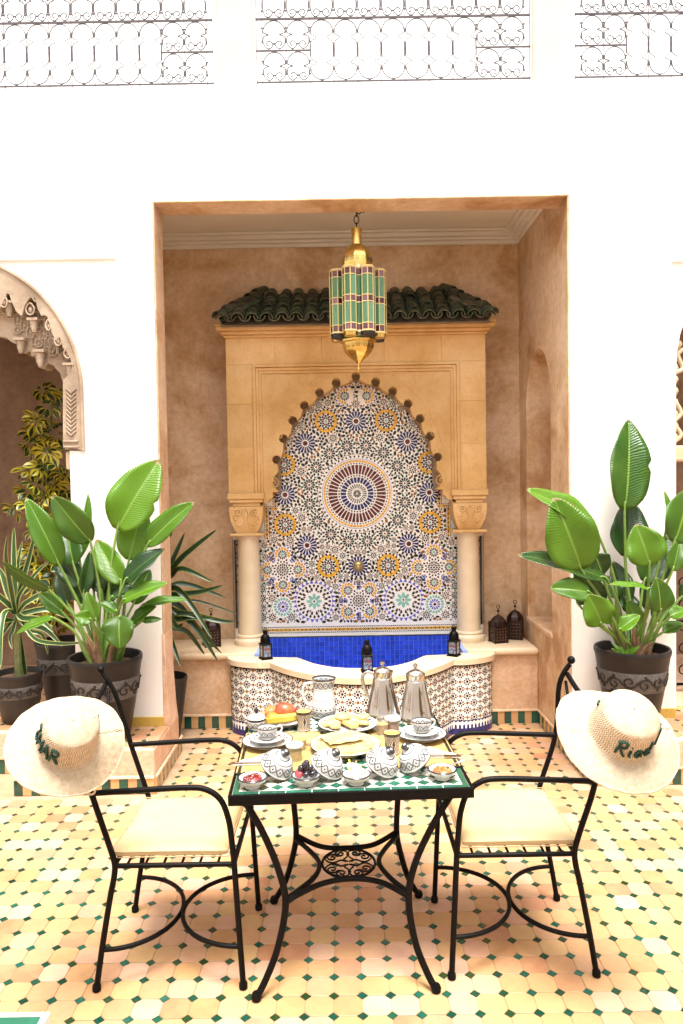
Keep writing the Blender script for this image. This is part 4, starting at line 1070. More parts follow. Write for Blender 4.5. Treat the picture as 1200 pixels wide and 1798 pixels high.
# ------------------------------------------------------------ pots and plants
POTM = M('grey brown glaze', (.008, .0065, .0065), (.016, .013, .012), 14, .42, .15, 60, .001, spec=.3)
t_ = NT('pot scroll band'); 
POTB = M('pale pot relief', (.055, .05, .048), (.095, .088, .082), 60, .6, .5, 120, .002)
POTD = M('dark pot', (.009, .007, .007), (.017, .014, .012), 12, .5, .2, 50, .002)
SOIL = M('potting soil', (.055, .028, .014), (.13, .07, .035), 40, .95, .8, 60, .01)
def pot(t, r, h, band=True, mat=POTM, rb=.62):
    P = [(r*rb*.9, 0), (r*rb, .012), (r*(rb+.18), h*.45), (r*.93, h*.80), (r*.965, h*.90), (r, h*.945), (r*1.005, h*.975), (r*.985, h), (r*.93, h*.995), (r*.90, h*.93), (r*.88, h*.88)]
    p_ = MB().lathe(P, 40).build('pot', mat, t, 40)
    MB().lathe([(.001, h*.885), (r*.5, h*.90), (r*.885, h*.882)], 24, wob=lambda a, z_: 1+.0*a).build('soil', SOIL, t, 40)
    if band:
        z0, z1 = h*.52, h*.76
        rad = lambda z_: r*(rb+.18)+(r*.93-r*(rb+.18))*((z_-h*.45)/(h*.35))
        MB().lathe([(rad(z0)+.0008, z0), (rad(z0)+.0022, z0+.004), (rad((z0+z1)/2)+.0022, (z0+z1)/2), (rad(z1)+.0022, z1-.004), (rad(z1)+.0008, z1)], 48).build('relief_band', POTB, p_, 40)
        zc = (z0+z1)/2; A = (z1-z0)*.27; n = 7
        def onb(a, z_, e=.003): return ((rad(z_)+e)*cos(a), (rad(z_)+e)*sin(a), z_)
        MB().tube([onb(2*pi*k/140, zc+A*sin(2*pi*k/140*n)) for k in range(140)], .0055, 5, closed=True).build('vine', mat, p_, 60)
        for k in range(n*2):
            s_ = 1 if k % 2 else -1; a0 = 2*pi*(k+.5)/(2*n); cz = zc+s_*A*.30
            P2 = []
            for i in range(22):
                q = i/21; ang = 2*pi*1.25*q; rr_ = (z1-z0)*.36*(1-.8*q); P2.append(onb(a0+rr_*cos(ang)/rad(zc), cz-s_*rr_*sin(ang)*.9))
            MB().tube(P2, [.0052]*18+[.0066]*4, 5).build('scroll', mat, p_, 60)
            c = onb(a0, zc-s_*A*1.25)
            MB().ball(c, .010, 6, sc=(1, 1, .8)).build('bud', mat, p_, 40)
    return p_
def leaf_mat(name, c1, c2, rib, tr=.36, vein=34, rough=.27):
    t = NT(name); uv = t.co('UV'); sx = t.n('ShaderNodeSeparateXYZ'); t.l(uv, sx.inputs[0])
    x = t.m('ABSOLUTE', t.m('MULTIPLY_ADD', sx.outputs[0], 2, -1)); v = sx.outputs[1]
    base_ = t.ramp(t.m('ADD', t.m('MULTIPLY', t.rnd(), .7), t.m('MULTIPLY', t.noise(7, 4), .4)), [(.15, c1), (.9, c2)])
    ph = t.m('ADD', t.m('MULTIPLY_ADD', v, vein*2*pi, t.m('MULTIPLY', x, -vein*.55)), t.m('MULTIPLY', t.noise(9, 3), 14.0))
    st = t.m('SINE', ph)
    col = t.mix(t.m('MULTIPLY', t.m('GREATER_THAN', st, .35), .11), base_, rib)
    col = t.mix(t.m('LESS_THAN', x, .045), col, rib)
    tipm = t.m('GREATER_THAN', t.m('ADD', t.m('MULTIPLY_ADD', v, 1.0, t.m('MULTIPLY', t.noise(24, 3), .22)), t.m('MULTIPLY', t.m('GREATER_THAN', x, .93), t.m('MULTIPLY', t.noise(14, 3), .32))), 1.075)
    col = t.mix(t.m('MULTIPLY', tipm, .85), col, (.23, .13, .035))
    col = t.mix(t.m('MULTIPLY', t.ramp(t.noise(3.5, 3), [(.45, (0, 0, 0)), (.75, (1, 1, 1))]), .35), col, (.12, .19, .012))
    t.bump(t.m('ADD', st, t.m('MULTIPLY', t.noise(30, 4), .8)), .28, .004)
    t.set(Base_Color=col, Roughness=rough, Specular_IOR_Level=.5)
    tl = t.n('ShaderNodeBsdfTranslucent'); t.put(tl.inputs[0], t.mix(.5, col, (.30, .55, .02)))
    mx = t.n('ShaderNodeMixShader'); mx.inputs[0].default_value = tr
    out = t.t.nodes['Material Output']; t.l(t.b.outputs[0], mx.inputs[1]); t.l(tl.outputs[0], mx.inputs[2]); t.l(mx.outputs[0], out.inputs[0])
    return t.mat
LEAF = leaf_mat('strelitzia leaf', (.014, .072, .003), (.115, .265, .009), (.21, .35, .05))
LEAFD = leaf_mat('older strelitzia leaf', (.008, .036, .007), (.016, .062, .009), (.05, .11, .02), .2)  # darker copy of the leaf material, with shade put into its colour
STEM = M('leaf stalk', (.12, .22, .035), (.18, .30, .06), 20, .45)
SHEATH = M('dry sheath', (.13, .07, .035), (.26, .15, .08), 30, .8, .5, 80, .004)
def blade(base, tip, width, face, bend=.12, fold=.25, n=16, m=7, wav=.04, prof=None, seed=0, droop=None, split=None):
    "leaf blade grid between base and tip; returns MB-like verts with uv"
    r = random.Random(seed); base, tip = Vector(base), Vector(tip); ax = tip-base; L = ax.length; ax.normalize()
    f = Vector(face); f = (f-ax*f.dot(ax)).normalized(); sd_ = ax.cross(f).normalized()
    prof = prof or (lambda t: (sin(pi*min(1, t**.78))**.66) if 0 < t < 1 else 0)
    vs = []; uv = []
    ph = r.uniform(0, 6)
    for i in range(n+1):
        t = i/n; c = base+ax*(L*t)-f*(bend*L*(t*t*1.2-t*.35)) 
        if droop: c = c+Vector((0, 0, -droop*L*t*t))
        w_ = max(width*.5*prof(min(max(t, .012), .995)), .0016)
        for j in range(m+1):
            s = 2*j/m-1; lift = fold*abs(s)*w_-fold*.5*s*s*w_*.6
            rip = wav*w_*sin(t*11+ph+(2 if s > 0 else 0))*abs(s)**2
            cut = 0
            if split and s*split > .5 and .45 < t < .55: cut = .3*w_*(abs(s)-.5)
            vs.append(c+sd_*(s*(w_-cut))+f*(lift+rip)); uv.append((j/m, t))
    fs = []
    for i in range(n):
        for j in range(m): a = i*(m+1)+j; fs.append((a, a+1, a+m+2, a+m+1))
    return vs, fs, uv
def leafobj(name, geo, mat, parent, thick=0):
    vs, fs, uv = geo; me = bpy.data.meshes.new(name); off = wl(parent)
    me.from_pydata([tuple(v-off) for v in vs], [], fs); me.materials.append(mat)
    u = me.uv_layers.new(name='UVMap')
    for lp in me.loops: u.data[lp.index].uv = uv[lp.vertex_index]
    me.polygons.foreach_set('use_smooth', [True]*len(me.polygons)); me.update()
    o = bpy.data.objects.new(name, me); link(o, parent)
    if thick:
        s = o.modifiers.new('thick', 'SOLIDIFY'); s.thickness = thick
    return o
def strelitzia(t, leaves, root, Y0):
    for i, (bu, bv, tu, tv, w_, dy0, dy1, dark, rx, fc) in enumerate(leaves):
        k = Y0/FOC; b_ = at(bu, bv, Y0+dy0); tp = at(tu, tv, Y0+dy1); face = fc or (random.uniform(-.25, .25), -1, .45)
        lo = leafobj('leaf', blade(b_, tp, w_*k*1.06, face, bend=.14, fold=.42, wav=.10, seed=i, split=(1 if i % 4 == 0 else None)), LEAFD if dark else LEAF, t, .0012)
        r0 = Vector(root)+Vector((rx, random.uniform(-.04, .05), 0)); d = (b_-r0); ax = (tp-b_).normalized()
        mid = r0+d*.55+Vector((0, 0, .10*d.length))-ax*.06*d.length
        P = crom([r0, r0+d*.22+Vector((0, 0, .08*d.length)), mid, b_, b_+(tp-b_)*.10], 6)
        rad = [.013-.008*j/(len(P)-1) for j in range(len(P))]
        MB().tube(P, rad, 7).build('stalk', STEM, lo, 60, world=True)
    for k in range(16):
        a = random.uniform(0, 2*pi); r0 = Vector(root)+Vector((.10*cos(a)*random.uniform(.2, 1), .07*sin(a), 0)); h_ = random.uniform(.10, .26)
        P = crom([r0, r0+Vector((.03*cos(a), .02*sin(a), h_*.5)), r0+Vector((.10*cos(a), .05*sin(a), h_))], 4)
        MB().tube(P, [.020, .019, .018, .016, .014, .012, .009, .006, .002][:len(P)], 6).build('dry_sheath', SHEATH, t, 40, world=True)
pl = thing('potted_plant', 'big banana-leaf plant in grey scroll-banded pot at left of the alcove', 'potted plant', (-1.475, 4.49, PLAT+.002), .3, None)
pl.rotation_euler = (0, 0, 0)
pot(pl, .224, .515)
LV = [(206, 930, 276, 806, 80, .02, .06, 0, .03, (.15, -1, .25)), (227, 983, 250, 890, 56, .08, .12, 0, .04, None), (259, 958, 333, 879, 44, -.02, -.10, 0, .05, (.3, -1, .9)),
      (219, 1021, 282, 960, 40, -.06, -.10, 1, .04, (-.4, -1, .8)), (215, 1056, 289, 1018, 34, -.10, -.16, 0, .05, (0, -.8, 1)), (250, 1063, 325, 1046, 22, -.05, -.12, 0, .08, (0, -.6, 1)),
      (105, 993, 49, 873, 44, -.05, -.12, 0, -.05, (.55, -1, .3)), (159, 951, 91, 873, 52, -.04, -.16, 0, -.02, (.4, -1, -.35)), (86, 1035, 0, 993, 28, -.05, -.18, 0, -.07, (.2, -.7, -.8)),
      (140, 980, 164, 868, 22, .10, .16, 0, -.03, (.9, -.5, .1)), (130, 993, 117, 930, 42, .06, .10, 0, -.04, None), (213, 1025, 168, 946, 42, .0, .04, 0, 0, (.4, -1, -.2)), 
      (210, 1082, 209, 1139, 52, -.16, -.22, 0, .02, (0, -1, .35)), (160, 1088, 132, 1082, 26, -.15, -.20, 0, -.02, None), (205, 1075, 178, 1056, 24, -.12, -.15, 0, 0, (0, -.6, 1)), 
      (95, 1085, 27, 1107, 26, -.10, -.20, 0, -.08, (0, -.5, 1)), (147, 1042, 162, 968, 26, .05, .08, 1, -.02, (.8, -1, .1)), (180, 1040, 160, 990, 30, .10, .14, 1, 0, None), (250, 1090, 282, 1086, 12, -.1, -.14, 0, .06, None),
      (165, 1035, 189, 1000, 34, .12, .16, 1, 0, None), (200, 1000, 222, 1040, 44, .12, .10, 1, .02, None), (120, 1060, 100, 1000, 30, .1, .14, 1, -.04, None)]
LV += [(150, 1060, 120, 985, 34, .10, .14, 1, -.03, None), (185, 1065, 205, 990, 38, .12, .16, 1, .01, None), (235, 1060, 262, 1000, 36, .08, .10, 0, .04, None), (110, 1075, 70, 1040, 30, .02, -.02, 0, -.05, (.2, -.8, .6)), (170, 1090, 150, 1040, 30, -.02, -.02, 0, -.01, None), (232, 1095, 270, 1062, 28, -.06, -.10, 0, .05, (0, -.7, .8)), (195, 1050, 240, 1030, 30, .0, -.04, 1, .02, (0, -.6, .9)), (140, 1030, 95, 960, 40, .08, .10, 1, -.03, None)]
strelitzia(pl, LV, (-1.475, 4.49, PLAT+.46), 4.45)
pr_ = thing('potted_plant', 'big banana-leaf plant in grey scroll-banded pot at right of the alcove', 'potted plant', (1.785, 4.50, PLAT+.002))
pot(pr_, .226, .510)
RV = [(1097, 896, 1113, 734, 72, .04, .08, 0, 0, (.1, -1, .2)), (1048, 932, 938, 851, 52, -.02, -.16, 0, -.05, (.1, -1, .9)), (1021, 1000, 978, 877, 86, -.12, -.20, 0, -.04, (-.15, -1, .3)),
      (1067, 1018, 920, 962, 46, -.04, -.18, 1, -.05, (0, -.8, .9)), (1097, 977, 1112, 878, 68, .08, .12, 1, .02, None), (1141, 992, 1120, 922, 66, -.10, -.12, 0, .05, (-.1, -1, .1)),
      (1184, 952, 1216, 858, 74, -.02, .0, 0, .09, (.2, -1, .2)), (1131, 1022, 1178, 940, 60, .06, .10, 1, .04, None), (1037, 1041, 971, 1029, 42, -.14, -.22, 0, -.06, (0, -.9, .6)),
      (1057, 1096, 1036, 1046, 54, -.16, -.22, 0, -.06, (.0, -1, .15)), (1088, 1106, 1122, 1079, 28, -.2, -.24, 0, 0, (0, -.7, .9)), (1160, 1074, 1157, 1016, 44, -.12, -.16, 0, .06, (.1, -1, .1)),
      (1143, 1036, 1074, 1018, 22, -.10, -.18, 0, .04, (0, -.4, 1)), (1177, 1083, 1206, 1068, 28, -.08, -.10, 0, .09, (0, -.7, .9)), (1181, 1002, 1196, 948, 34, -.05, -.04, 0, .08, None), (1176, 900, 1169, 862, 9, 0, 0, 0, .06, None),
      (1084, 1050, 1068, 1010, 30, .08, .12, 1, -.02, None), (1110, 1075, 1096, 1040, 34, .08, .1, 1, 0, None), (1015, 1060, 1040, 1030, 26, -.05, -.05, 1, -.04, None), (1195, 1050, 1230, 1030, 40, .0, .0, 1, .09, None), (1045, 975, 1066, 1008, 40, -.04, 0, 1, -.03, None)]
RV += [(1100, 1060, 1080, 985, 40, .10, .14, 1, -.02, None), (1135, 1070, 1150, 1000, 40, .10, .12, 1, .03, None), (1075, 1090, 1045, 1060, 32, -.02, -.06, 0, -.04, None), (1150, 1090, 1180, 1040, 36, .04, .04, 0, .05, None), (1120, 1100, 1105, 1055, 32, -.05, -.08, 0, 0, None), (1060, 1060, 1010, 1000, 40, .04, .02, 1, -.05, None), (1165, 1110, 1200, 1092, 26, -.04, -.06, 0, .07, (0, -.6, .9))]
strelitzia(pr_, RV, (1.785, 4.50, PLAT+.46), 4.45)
for k in range(9):
    a = random.uniform(0, 6.3); c = Vector((1.70, 4.38, PLAT+.47)); d = Vector((.05*cos(a), .04*sin(a), .03+random.uniform(0, .04)))
    leafobj('weed_leaf', blade(c+d*.3, c+d*1.5, .03, (0, -.6, 1), .2, .2, 6, 4, seed=k), LEAF, pr_)

# strap-leaved plants
def strap_mat(name, mid, edge, e0=.62):
    t = NT(name); sx = t.n('ShaderNodeSeparateXYZ'); t.l(t.co('UV'), sx.inputs[0])
    x = t.m('ABSOLUTE', t.m('MULTIPLY_ADD', sx.outputs[0], 2, -1))
    n = t.noise(40, 2)
    col = t.mix(t.m('GREATER_THAN', t.m('ADD', x, t.m('MULTIPLY', n, .12)), e0+.06), mid, edge)
    return t.set(Base_Color=col, Roughness=.4, Specular_IOR_Level=.45)
YUC = strap_mat('variegated yucca leaf', (.018, .06, .012), (.36, .38, .13), .70); DRA = strap_mat('dracaena leaf', (.006, .022, .006), (.10, .14, .018), .80)
def strap(t, root, pts, w_, mat, seed=0, face=(0, -1, .4)):
    P = crom([root]+pts, 6); n = len(P); vs = []; uv = []; 
    for i in range(n):
        tg = (P[min(i+1, n-1)]-P[max(i-1, 0)]).normalized(); f = Vector(face); f = (f-tg*f.dot(tg)); f.normalize(); s_ = tg.cross(f)
        tt = i/(n-1); ww = w_*.5*(min(1, .45+tt*2.0))*(1-tt**4)**.8+.0008
        for j in range(5):
            q = j/2-1; vs.append(P[i]+s_*(q*ww)+f*(abs(q)*ww*.35)); uv.append((j/4, tt))
    fs = [(i*5+j, i*5+j+1, i*5+j+6, i*5+j+5) for i in range(n-1) for j in range(4)]
    return leafobj('leaf', (vs, fs, uv), mat, t)
dr = thing('potted_plant', 'dark spiky palm-like plant in black pot behind the left alcove jamb', 'potted plant', (-1.30, 5.22, 0.0))
pot(dr, .17, .46, False, POTD)
droot = at(262, 1050, 5.22)
MB().tube([(-1.30, 5.22, .40), droot+Vector((0, 0, -.25)), droot], [.022, .02, .016], 8).build('trunk', SHEATH, dr, 40, world=True)
DL = [[(295, 1000), (325, 935)], [(310, 990), (340, 962), (381, 930)], [(300, 1012), (322, 999), (375, 1023)], [(300, 1030), (330, 1026), (398, 1050)], [(310, 1044), (350, 1040), (392, 1028)], [(300, 1034), (318, 1040), (345, 1075), (373, 1122)],
      [(300, 1058), (318, 1066), (350, 1105), (390, 1148)], [(300, 1075), (330, 1078), (385, 1090), (412, 1092)], [(292, 1090), (300, 1120), (318, 1170)], [(300, 1098), (330, 1110), (360, 1150)], [(320, 1080), (350, 1110), (383, 1161)], [(292, 960), (300, 935), (302, 910)],
      [(300, 1055), (350, 1056), (420, 1079)], [(280, 1010), (262, 960), (240, 930)], [(250, 1020), (215, 1000), (190, 1010)], [(255, 1060), (225, 1080), (205, 1120)], [(300, 1085), (340, 1084), (376, 1086)], [(290, 1070), (310, 1100), (322, 1095)]]
for i, L in enumerate(DL):
    strap(dr, droot+Vector((random.uniform(-.01, .01), 0, random.uniform(-.03, .03))), [at(u, v, 5.22-.22*(j+1)/len(L)*((i % 3)-.6)) for j, (u, v) in enumerate(L)], .042 if i not in (12,) else .02, DRA, i)
yu = thing('potted_plant', 'variegated yucca with cream striped leaves in dark pot at far left', 'potted plant', (-2.18, 4.86, PLAT+.002))
pot(yu, .155, .33, True, POTD, .7)
yroot = at(30, 1085, 4.86)
MB().tube([(-2.18, 4.86, PLAT+.28), yroot+Vector((0, 0, -.12)), yroot+Vector((0, 0, .05))], [.026, .024, .018], 8).build('trunk', M('yucca trunk', (.10, .12, .04), (.16, .17, .06), 30, .7), yu, 40, world=True)
YL = [[(26, 1000), (25, 925)], [(38, 1030), (52, 980), (64, 930)], [(45, 1060), (75, 1042), (92, 1030)], [(15, 1040), (5, 1010), (-5, 995)], [(40, 1085), (70, 1088), (95, 1110)], [(10, 1075), (2, 1110), (2, 1175)], [(33, 1110), (42, 1160), (50, 1222)], [(15, 1060), (-15, 1040), (-40, 1050)],
      [(20, 1030), (12, 980), (14, 940)], [(50, 1075), (85, 1070), (118, 1085)], [(45, 1095), (80, 1105), (110, 1135)], [(10, 1090), (-20, 1100), (-40, 1140)], [(45, 1105), (75, 1115), (85, 1150)], [(35, 1045), (70, 1000), (85, 990)], [(15, 1100), (-5, 1130), (-10, 1160)], [(28, 1040), (33, 985), (40, 950)], [(24, 1105), (18, 1120), (22, 1140)], [(60, 1120), (105, 1130), (150, 1128)]]
for i, L in enumerate(YL):
    strap(yu, yroot+Vector((0, 0, random.uniform(-.03, .06))), [at(u, v, 4.86-.20*(j+1)/len(L)*((i % 3)-.3)) for j, (u, v) in enumerate(L)], .042 if i < 12 else .028, YUC, i)
# variegated schefflera in a dark pot
sc_ = thing('potted_plant', 'tall yellow-green variegated umbrella plant in black pot under the left arch', 'potted plant', (-2.03, 5.25, PLAT))
pot(sc_, .19, .46, True, POTD)
t_ = NT('umbrella leaf'); sx = t_.n('ShaderNodeSeparateXYZ'); t_.l(t_.co('UV'), sx.inputs[0]); x_ = t_.m('ABSOLUTE', t_.m('MULTIPLY_ADD', sx.outputs[0], 2, -1)); nn = t_.noise(16, 3, .5)
var = t_.m('GREATER_THAN', t_.m('ADD', t_.m('MULTIPLY', x_, .55), t_.m('ADD', t_.m('MULTIPLY', nn, .8), t_.m('MULTIPLY', t_.rnd(), .40))), .88)
SCH = t_.set(Base_Color=t_.mix(var, (.010, .036, .008), (.46, .38, .03)), Roughness=.3, Specular_IOR_Level=.5)
sch_me = []
for q in range(4):
    r = random.Random(q); V, F_, UVs = [], [], []
    nl = 8
    for k in range(nl):
        a = 2*pi*k/nl+r.uniform(-.15, .15); d = Vector((cos(a), sin(a), -.28+r.uniform(-.15, .1))); L = r.uniform(.062, .092)
        vs_, fs_, u_ = blade(d*.02, d*L, L*.52, (0, 0, 1), .25, .3, 7, 4, prof=lambda t: sin(pi*min(.99, t**1.35))**.8 if 0 < t < 1 else 0, seed=k)
        o_ = len(V); V += vs_; UVs += u_; F_ += [tuple(o_+i for i in f) for f in fs_]
    me = bpy.data.meshes.new('leaf_cluster'); me.from_pydata([tuple(v) for v in V], [], F_); me.materials.append(SCH)
    ul = me.uv_layers.new(name='UVMap')
    for lp in me.loops: ul.data[lp.index].uv = UVs[lp.vertex_index]
    me.polygons.foreach_set('use_smooth', [True]*len(me.polygons)); sch_me.append(me)
SP = [(88, 690), (75, 684), (86, 712), (98, 690), (65, 760), (62, 740), (95, 745), (100, 765), (52, 790), (84, 790), (72, 820), (50, 825), (102, 815), (112, 830), (64, 850), (95, 850), (82, 870), (118, 855), (28, 895), (60, 880), (100, 885), (110, 905), (72, 905), (90, 925), (60, 930), (115, 935), (82, 950), (62, 960), (100, 965), (55, 985), (75, 990), (92, 1000), (112, 990), (65, 1015), (85, 1030), (105, 1025), (70, 1045), (90, 1060), (60, 1060), (110, 1055), (80, 1080), (100, 1085), (120, 880), (45, 860), (124, 960)]
SP += [(u+random.uniform(-14, 14), v+random.uniform(-14, 14)) for (u, v) in SP[4:]]
sroot = Vector((-2.03, 5.25, PLAT+.42)); off = wl(sc_)
trunk = crom([sroot, at(85, 1080, 5.25), at(95, 950, 5.25), at(88, 820, 5.25), at(92, 700, 5.25)], 6)
MB().tube(trunk, [.014-.009*i/(len(trunk)-1) for i in range(len(trunk))], 7).build('trunk', M('umbrella bark', (.10, .07, .04), (.16, .12, .07), 30, .8), sc_, 50, world=True)
for i, (u, v) in enumerate(SP):
    p = at(u, v, 5.25+random.uniform(-.14, .10)); near = min(trunk, key=lambda q: (q-p-Vector((0, 0, -.08))).length)
    c = place('leaf_cluster', sch_me[i % 4], sc_, p-off, (random.uniform(.3, 1.05), random.uniform(-.5, .5), random.uniform(0, 6)), (random.uniform(1.15, 1.4),)*3)
    MB().tube(crom([near, (near+p)/2+Vector((0, 0, .02)), p], 4), .003, 5).build('leaf_stalk', STEM, sc_, 50, world=True)
# ------------------------------------------------------------ tile-topped tables
TTW = M('table white tile', (.56, .54, .46), (.64, .62, .55), 40, .25, .1, 60, .001, rnd=.06)
TTG = tilecol('table green tile', [(0, (.004, .065, .037)), (.5, (.006, .10, .058)), (1, (.014, .135, .085))], .18, False, .1, .5, .3, .12)
TTGI = tilecol('table green tiles', [(0, (.004, .065, .037)), (.5, (.006, .10, .058)), (1, (.014, .135, .085))], .18, True, .1, .5, .3, .12)
HT = .433; TH = .732
def table(label, loc, rz, detail, edge=IRON):
    t = thing('tiled_table', label, 'table', loc, rz)
    e = .012
    fr = MB()
    L = [(-HT, -HT), (HT, -HT), (HT, HT), (-HT, HT)]; I = [(-HT+e, -HT+e), (HT-e, -HT+e), (HT-e, HT-e), (-HT+e, HT-e)]
    fr.plate([[(x, y, TH-.038) for x, y in L], [(x, y, TH-.038) for x, y in I]], (0, 0, .037)); fr.build('metal_edge' if edge is IRON else 'tile_edge', edge, t, 0, bevel=.002)
    MB().box(-HT+e+.001, HT-e-.001, -HT+e+.001, HT-e-.001, TH-.03, TH-.003).build('table_top', TTW, t, 0)
    # green border bricks
    q = HT-e-.002; w_ = .021; n = 9; seg = 2*q/n
    bm_ = MB().box(-seg/2+.0016, seg/2-.0016, -w_/2, w_/2, -.004, .0005).mesh('border_tile', TTG, 0)
    for side in range(4):
        R = Matrix.Rotation(side*pi/2, 4, 'Z')
        for k in range(n):
            p = R @ Vector((-q+seg*(k+.5), -q+w_/2, TH-.0022)); place('border_tile', bm_, t, p, (0, 0, side*pi/2))
    # diamonds
    p0 = -q+w_+.004; m = 15; ps = 2*abs(p0)/m; dm = MB().prism([(0, -ps*.46, -.004), (ps*.46, 0, -.004), (0, ps*.46, -.004), (-ps*.46, 0, -.004)], (0, 0, .0045)).mesh('diamond_tile', TTG, 0)
    rest_ = MB()
    for i in range(m):
        for j in range(m):
            x, y = p0+ps*(i+.5), p0+ps*(j+.5)
            if detail(x, y): place('diamond_tile', dm, t, (x, y, TH-.0022+random.uniform(-.0003, .0003)), (0, 0, random.uniform(-.04, .04)))
            else: rest_.prism([(x, y-ps*.46, TH-.0062), (x+ps*.46, y, TH-.0062), (x, y+ps*.46, TH-.0062), (x-ps*.46, y, TH-.0062)], (0, 0, .0045))
    if rest_.v: tag(rest_.build('covered_diamond_tiles', TTGI, t, 0), kind='stuff')
    # bowed legs
    def leg(P, nm='leg'):
        C = crom(P, 6); o = MB().tube(C, .0125, 10).build(nm, IRON, t, 60)
        f = Vector(P[-1]); MB().lathe([(.010, -.0105), (.017, -.006), (.019, .004), (.016, .014), (.0135, .018)], 12, (f.x, f.y, .0112)).build('foot', IRON, o, 40)
        return o
    for s in (-1, 1):
        leg([(s*.365-.01, -.405, TH-.036), (s*.300-.015, -.40, .580), (s*.245-.02, -.385, .440), (s*.222-.02, -.375, .310), (s*.245-.025, -.39, .165), (s*.285-.028, -.415, .065), (s*.318-.03, -.435, .010)])
        leg([(s*.235, .115, TH-.036), (s*.222, .09, .50), (s*.212, .075, .36), (s*.222, .09, .27), (s*.262, .125, .12), (s*.315, .165, .010)])
    zs = .318
    MB().tube(crom([(-.238, -.375, zs), (-.12, -.275, zs), (0, -.243, zs), (.11, -.275, zs), (.20, -.375, zs)], 8), .0105, 8).build('stretcher', IRON, t, 60)
    MB().tube(crom([(-.214, .08, zs+.02), (-.11, .015, zs), (0, -.005, zs), (.11, .015, zs), (.214, .08, zs+.02)], 8), .0105, 8).build('stretcher', IRON, t, 60)
    for s in (-1, 1):
        MB().tube(crom([(s*.216, .07, zs+.01), (s*.150, -.03, zs), (s*.118, -.125, zs), (s*.142, -.23, zs), (s*.222-.015, -.36, zs)], 8), .010, 8).build('stretcher', IRON, t, 60)
    orn = thing.__call__ if False else None
    oc = Vector((-.002, -.125, zs)); ea, eb = .104, .112
    og = MB().tube([(oc.x+ea*cos(a), oc.y+eb*sin(a), zs) for a in [2*pi*k/40 for k in range(40)]], .0052, 6, closed=True).build('scroll_medallion', IRON, t, 60)
    for sx in (-1, 1):
        for sy in (-1, 1):
            def T(x, y): return (oc.x+sx*x*ea, oc.y+sy*y*eb, zs)
            def sp2(cx_, cy_, r, a0, tr): return [T(cx_+r*(1-.8*k/24)*cos(a0+tr*2*pi*k/24), cy_+r*(1-.8*k/24)*sin(a0+tr*2*pi*k/24)) for k in range(25)]
            MB().tube(crom([T(.02, .10), T(.18, .22), T(.05, .42), T(.0, .62), T(.08, .84), T(.28, .86)], 5), .0034, 5).build('scroll', IRON, og, 60)
            MB().tube(sp2(.30, .66, .22, pi/2, -1.3), .0036, 5).build('scroll', IRON, og, 60)
            MB().tube(sp2(.62, .40, .24, pi*.9, -1.35), .0036, 5).build('scroll', IRON, og, 60)
            MB().tube(crom([T(.10, .10), T(.30, .20), T(.55, .04), T(.75, .10), T(.88, .28)], 5), .0034, 5).build('scroll', IRON, og, 60)
            for (x, y) in ((.36, .92), (.90, .42), (0, .60), (.56, 0), (.44, .56)):
                MB().ball(T(x, y), .0075, 6, sc=(1, 1, .8)).build('collar', IRON, og, 40)
    return t
TC = Vector((.002, 2.963, 0)); TR = radians(2.4)
table('green and white tiled table set for breakfast, with bowed black iron legs', TC, TR, lambda x, y: y < -.17 or x > .30 or x < -.33)
table('second tiled table, just its corner showing at bottom left', (-1.049, 1.038, 0), 0, lambda x, y: x > .1 and y > .1, TTW)
TM = Matrix.Translation(TC) @ Matrix.Rotation(TR, 4, 'Z')

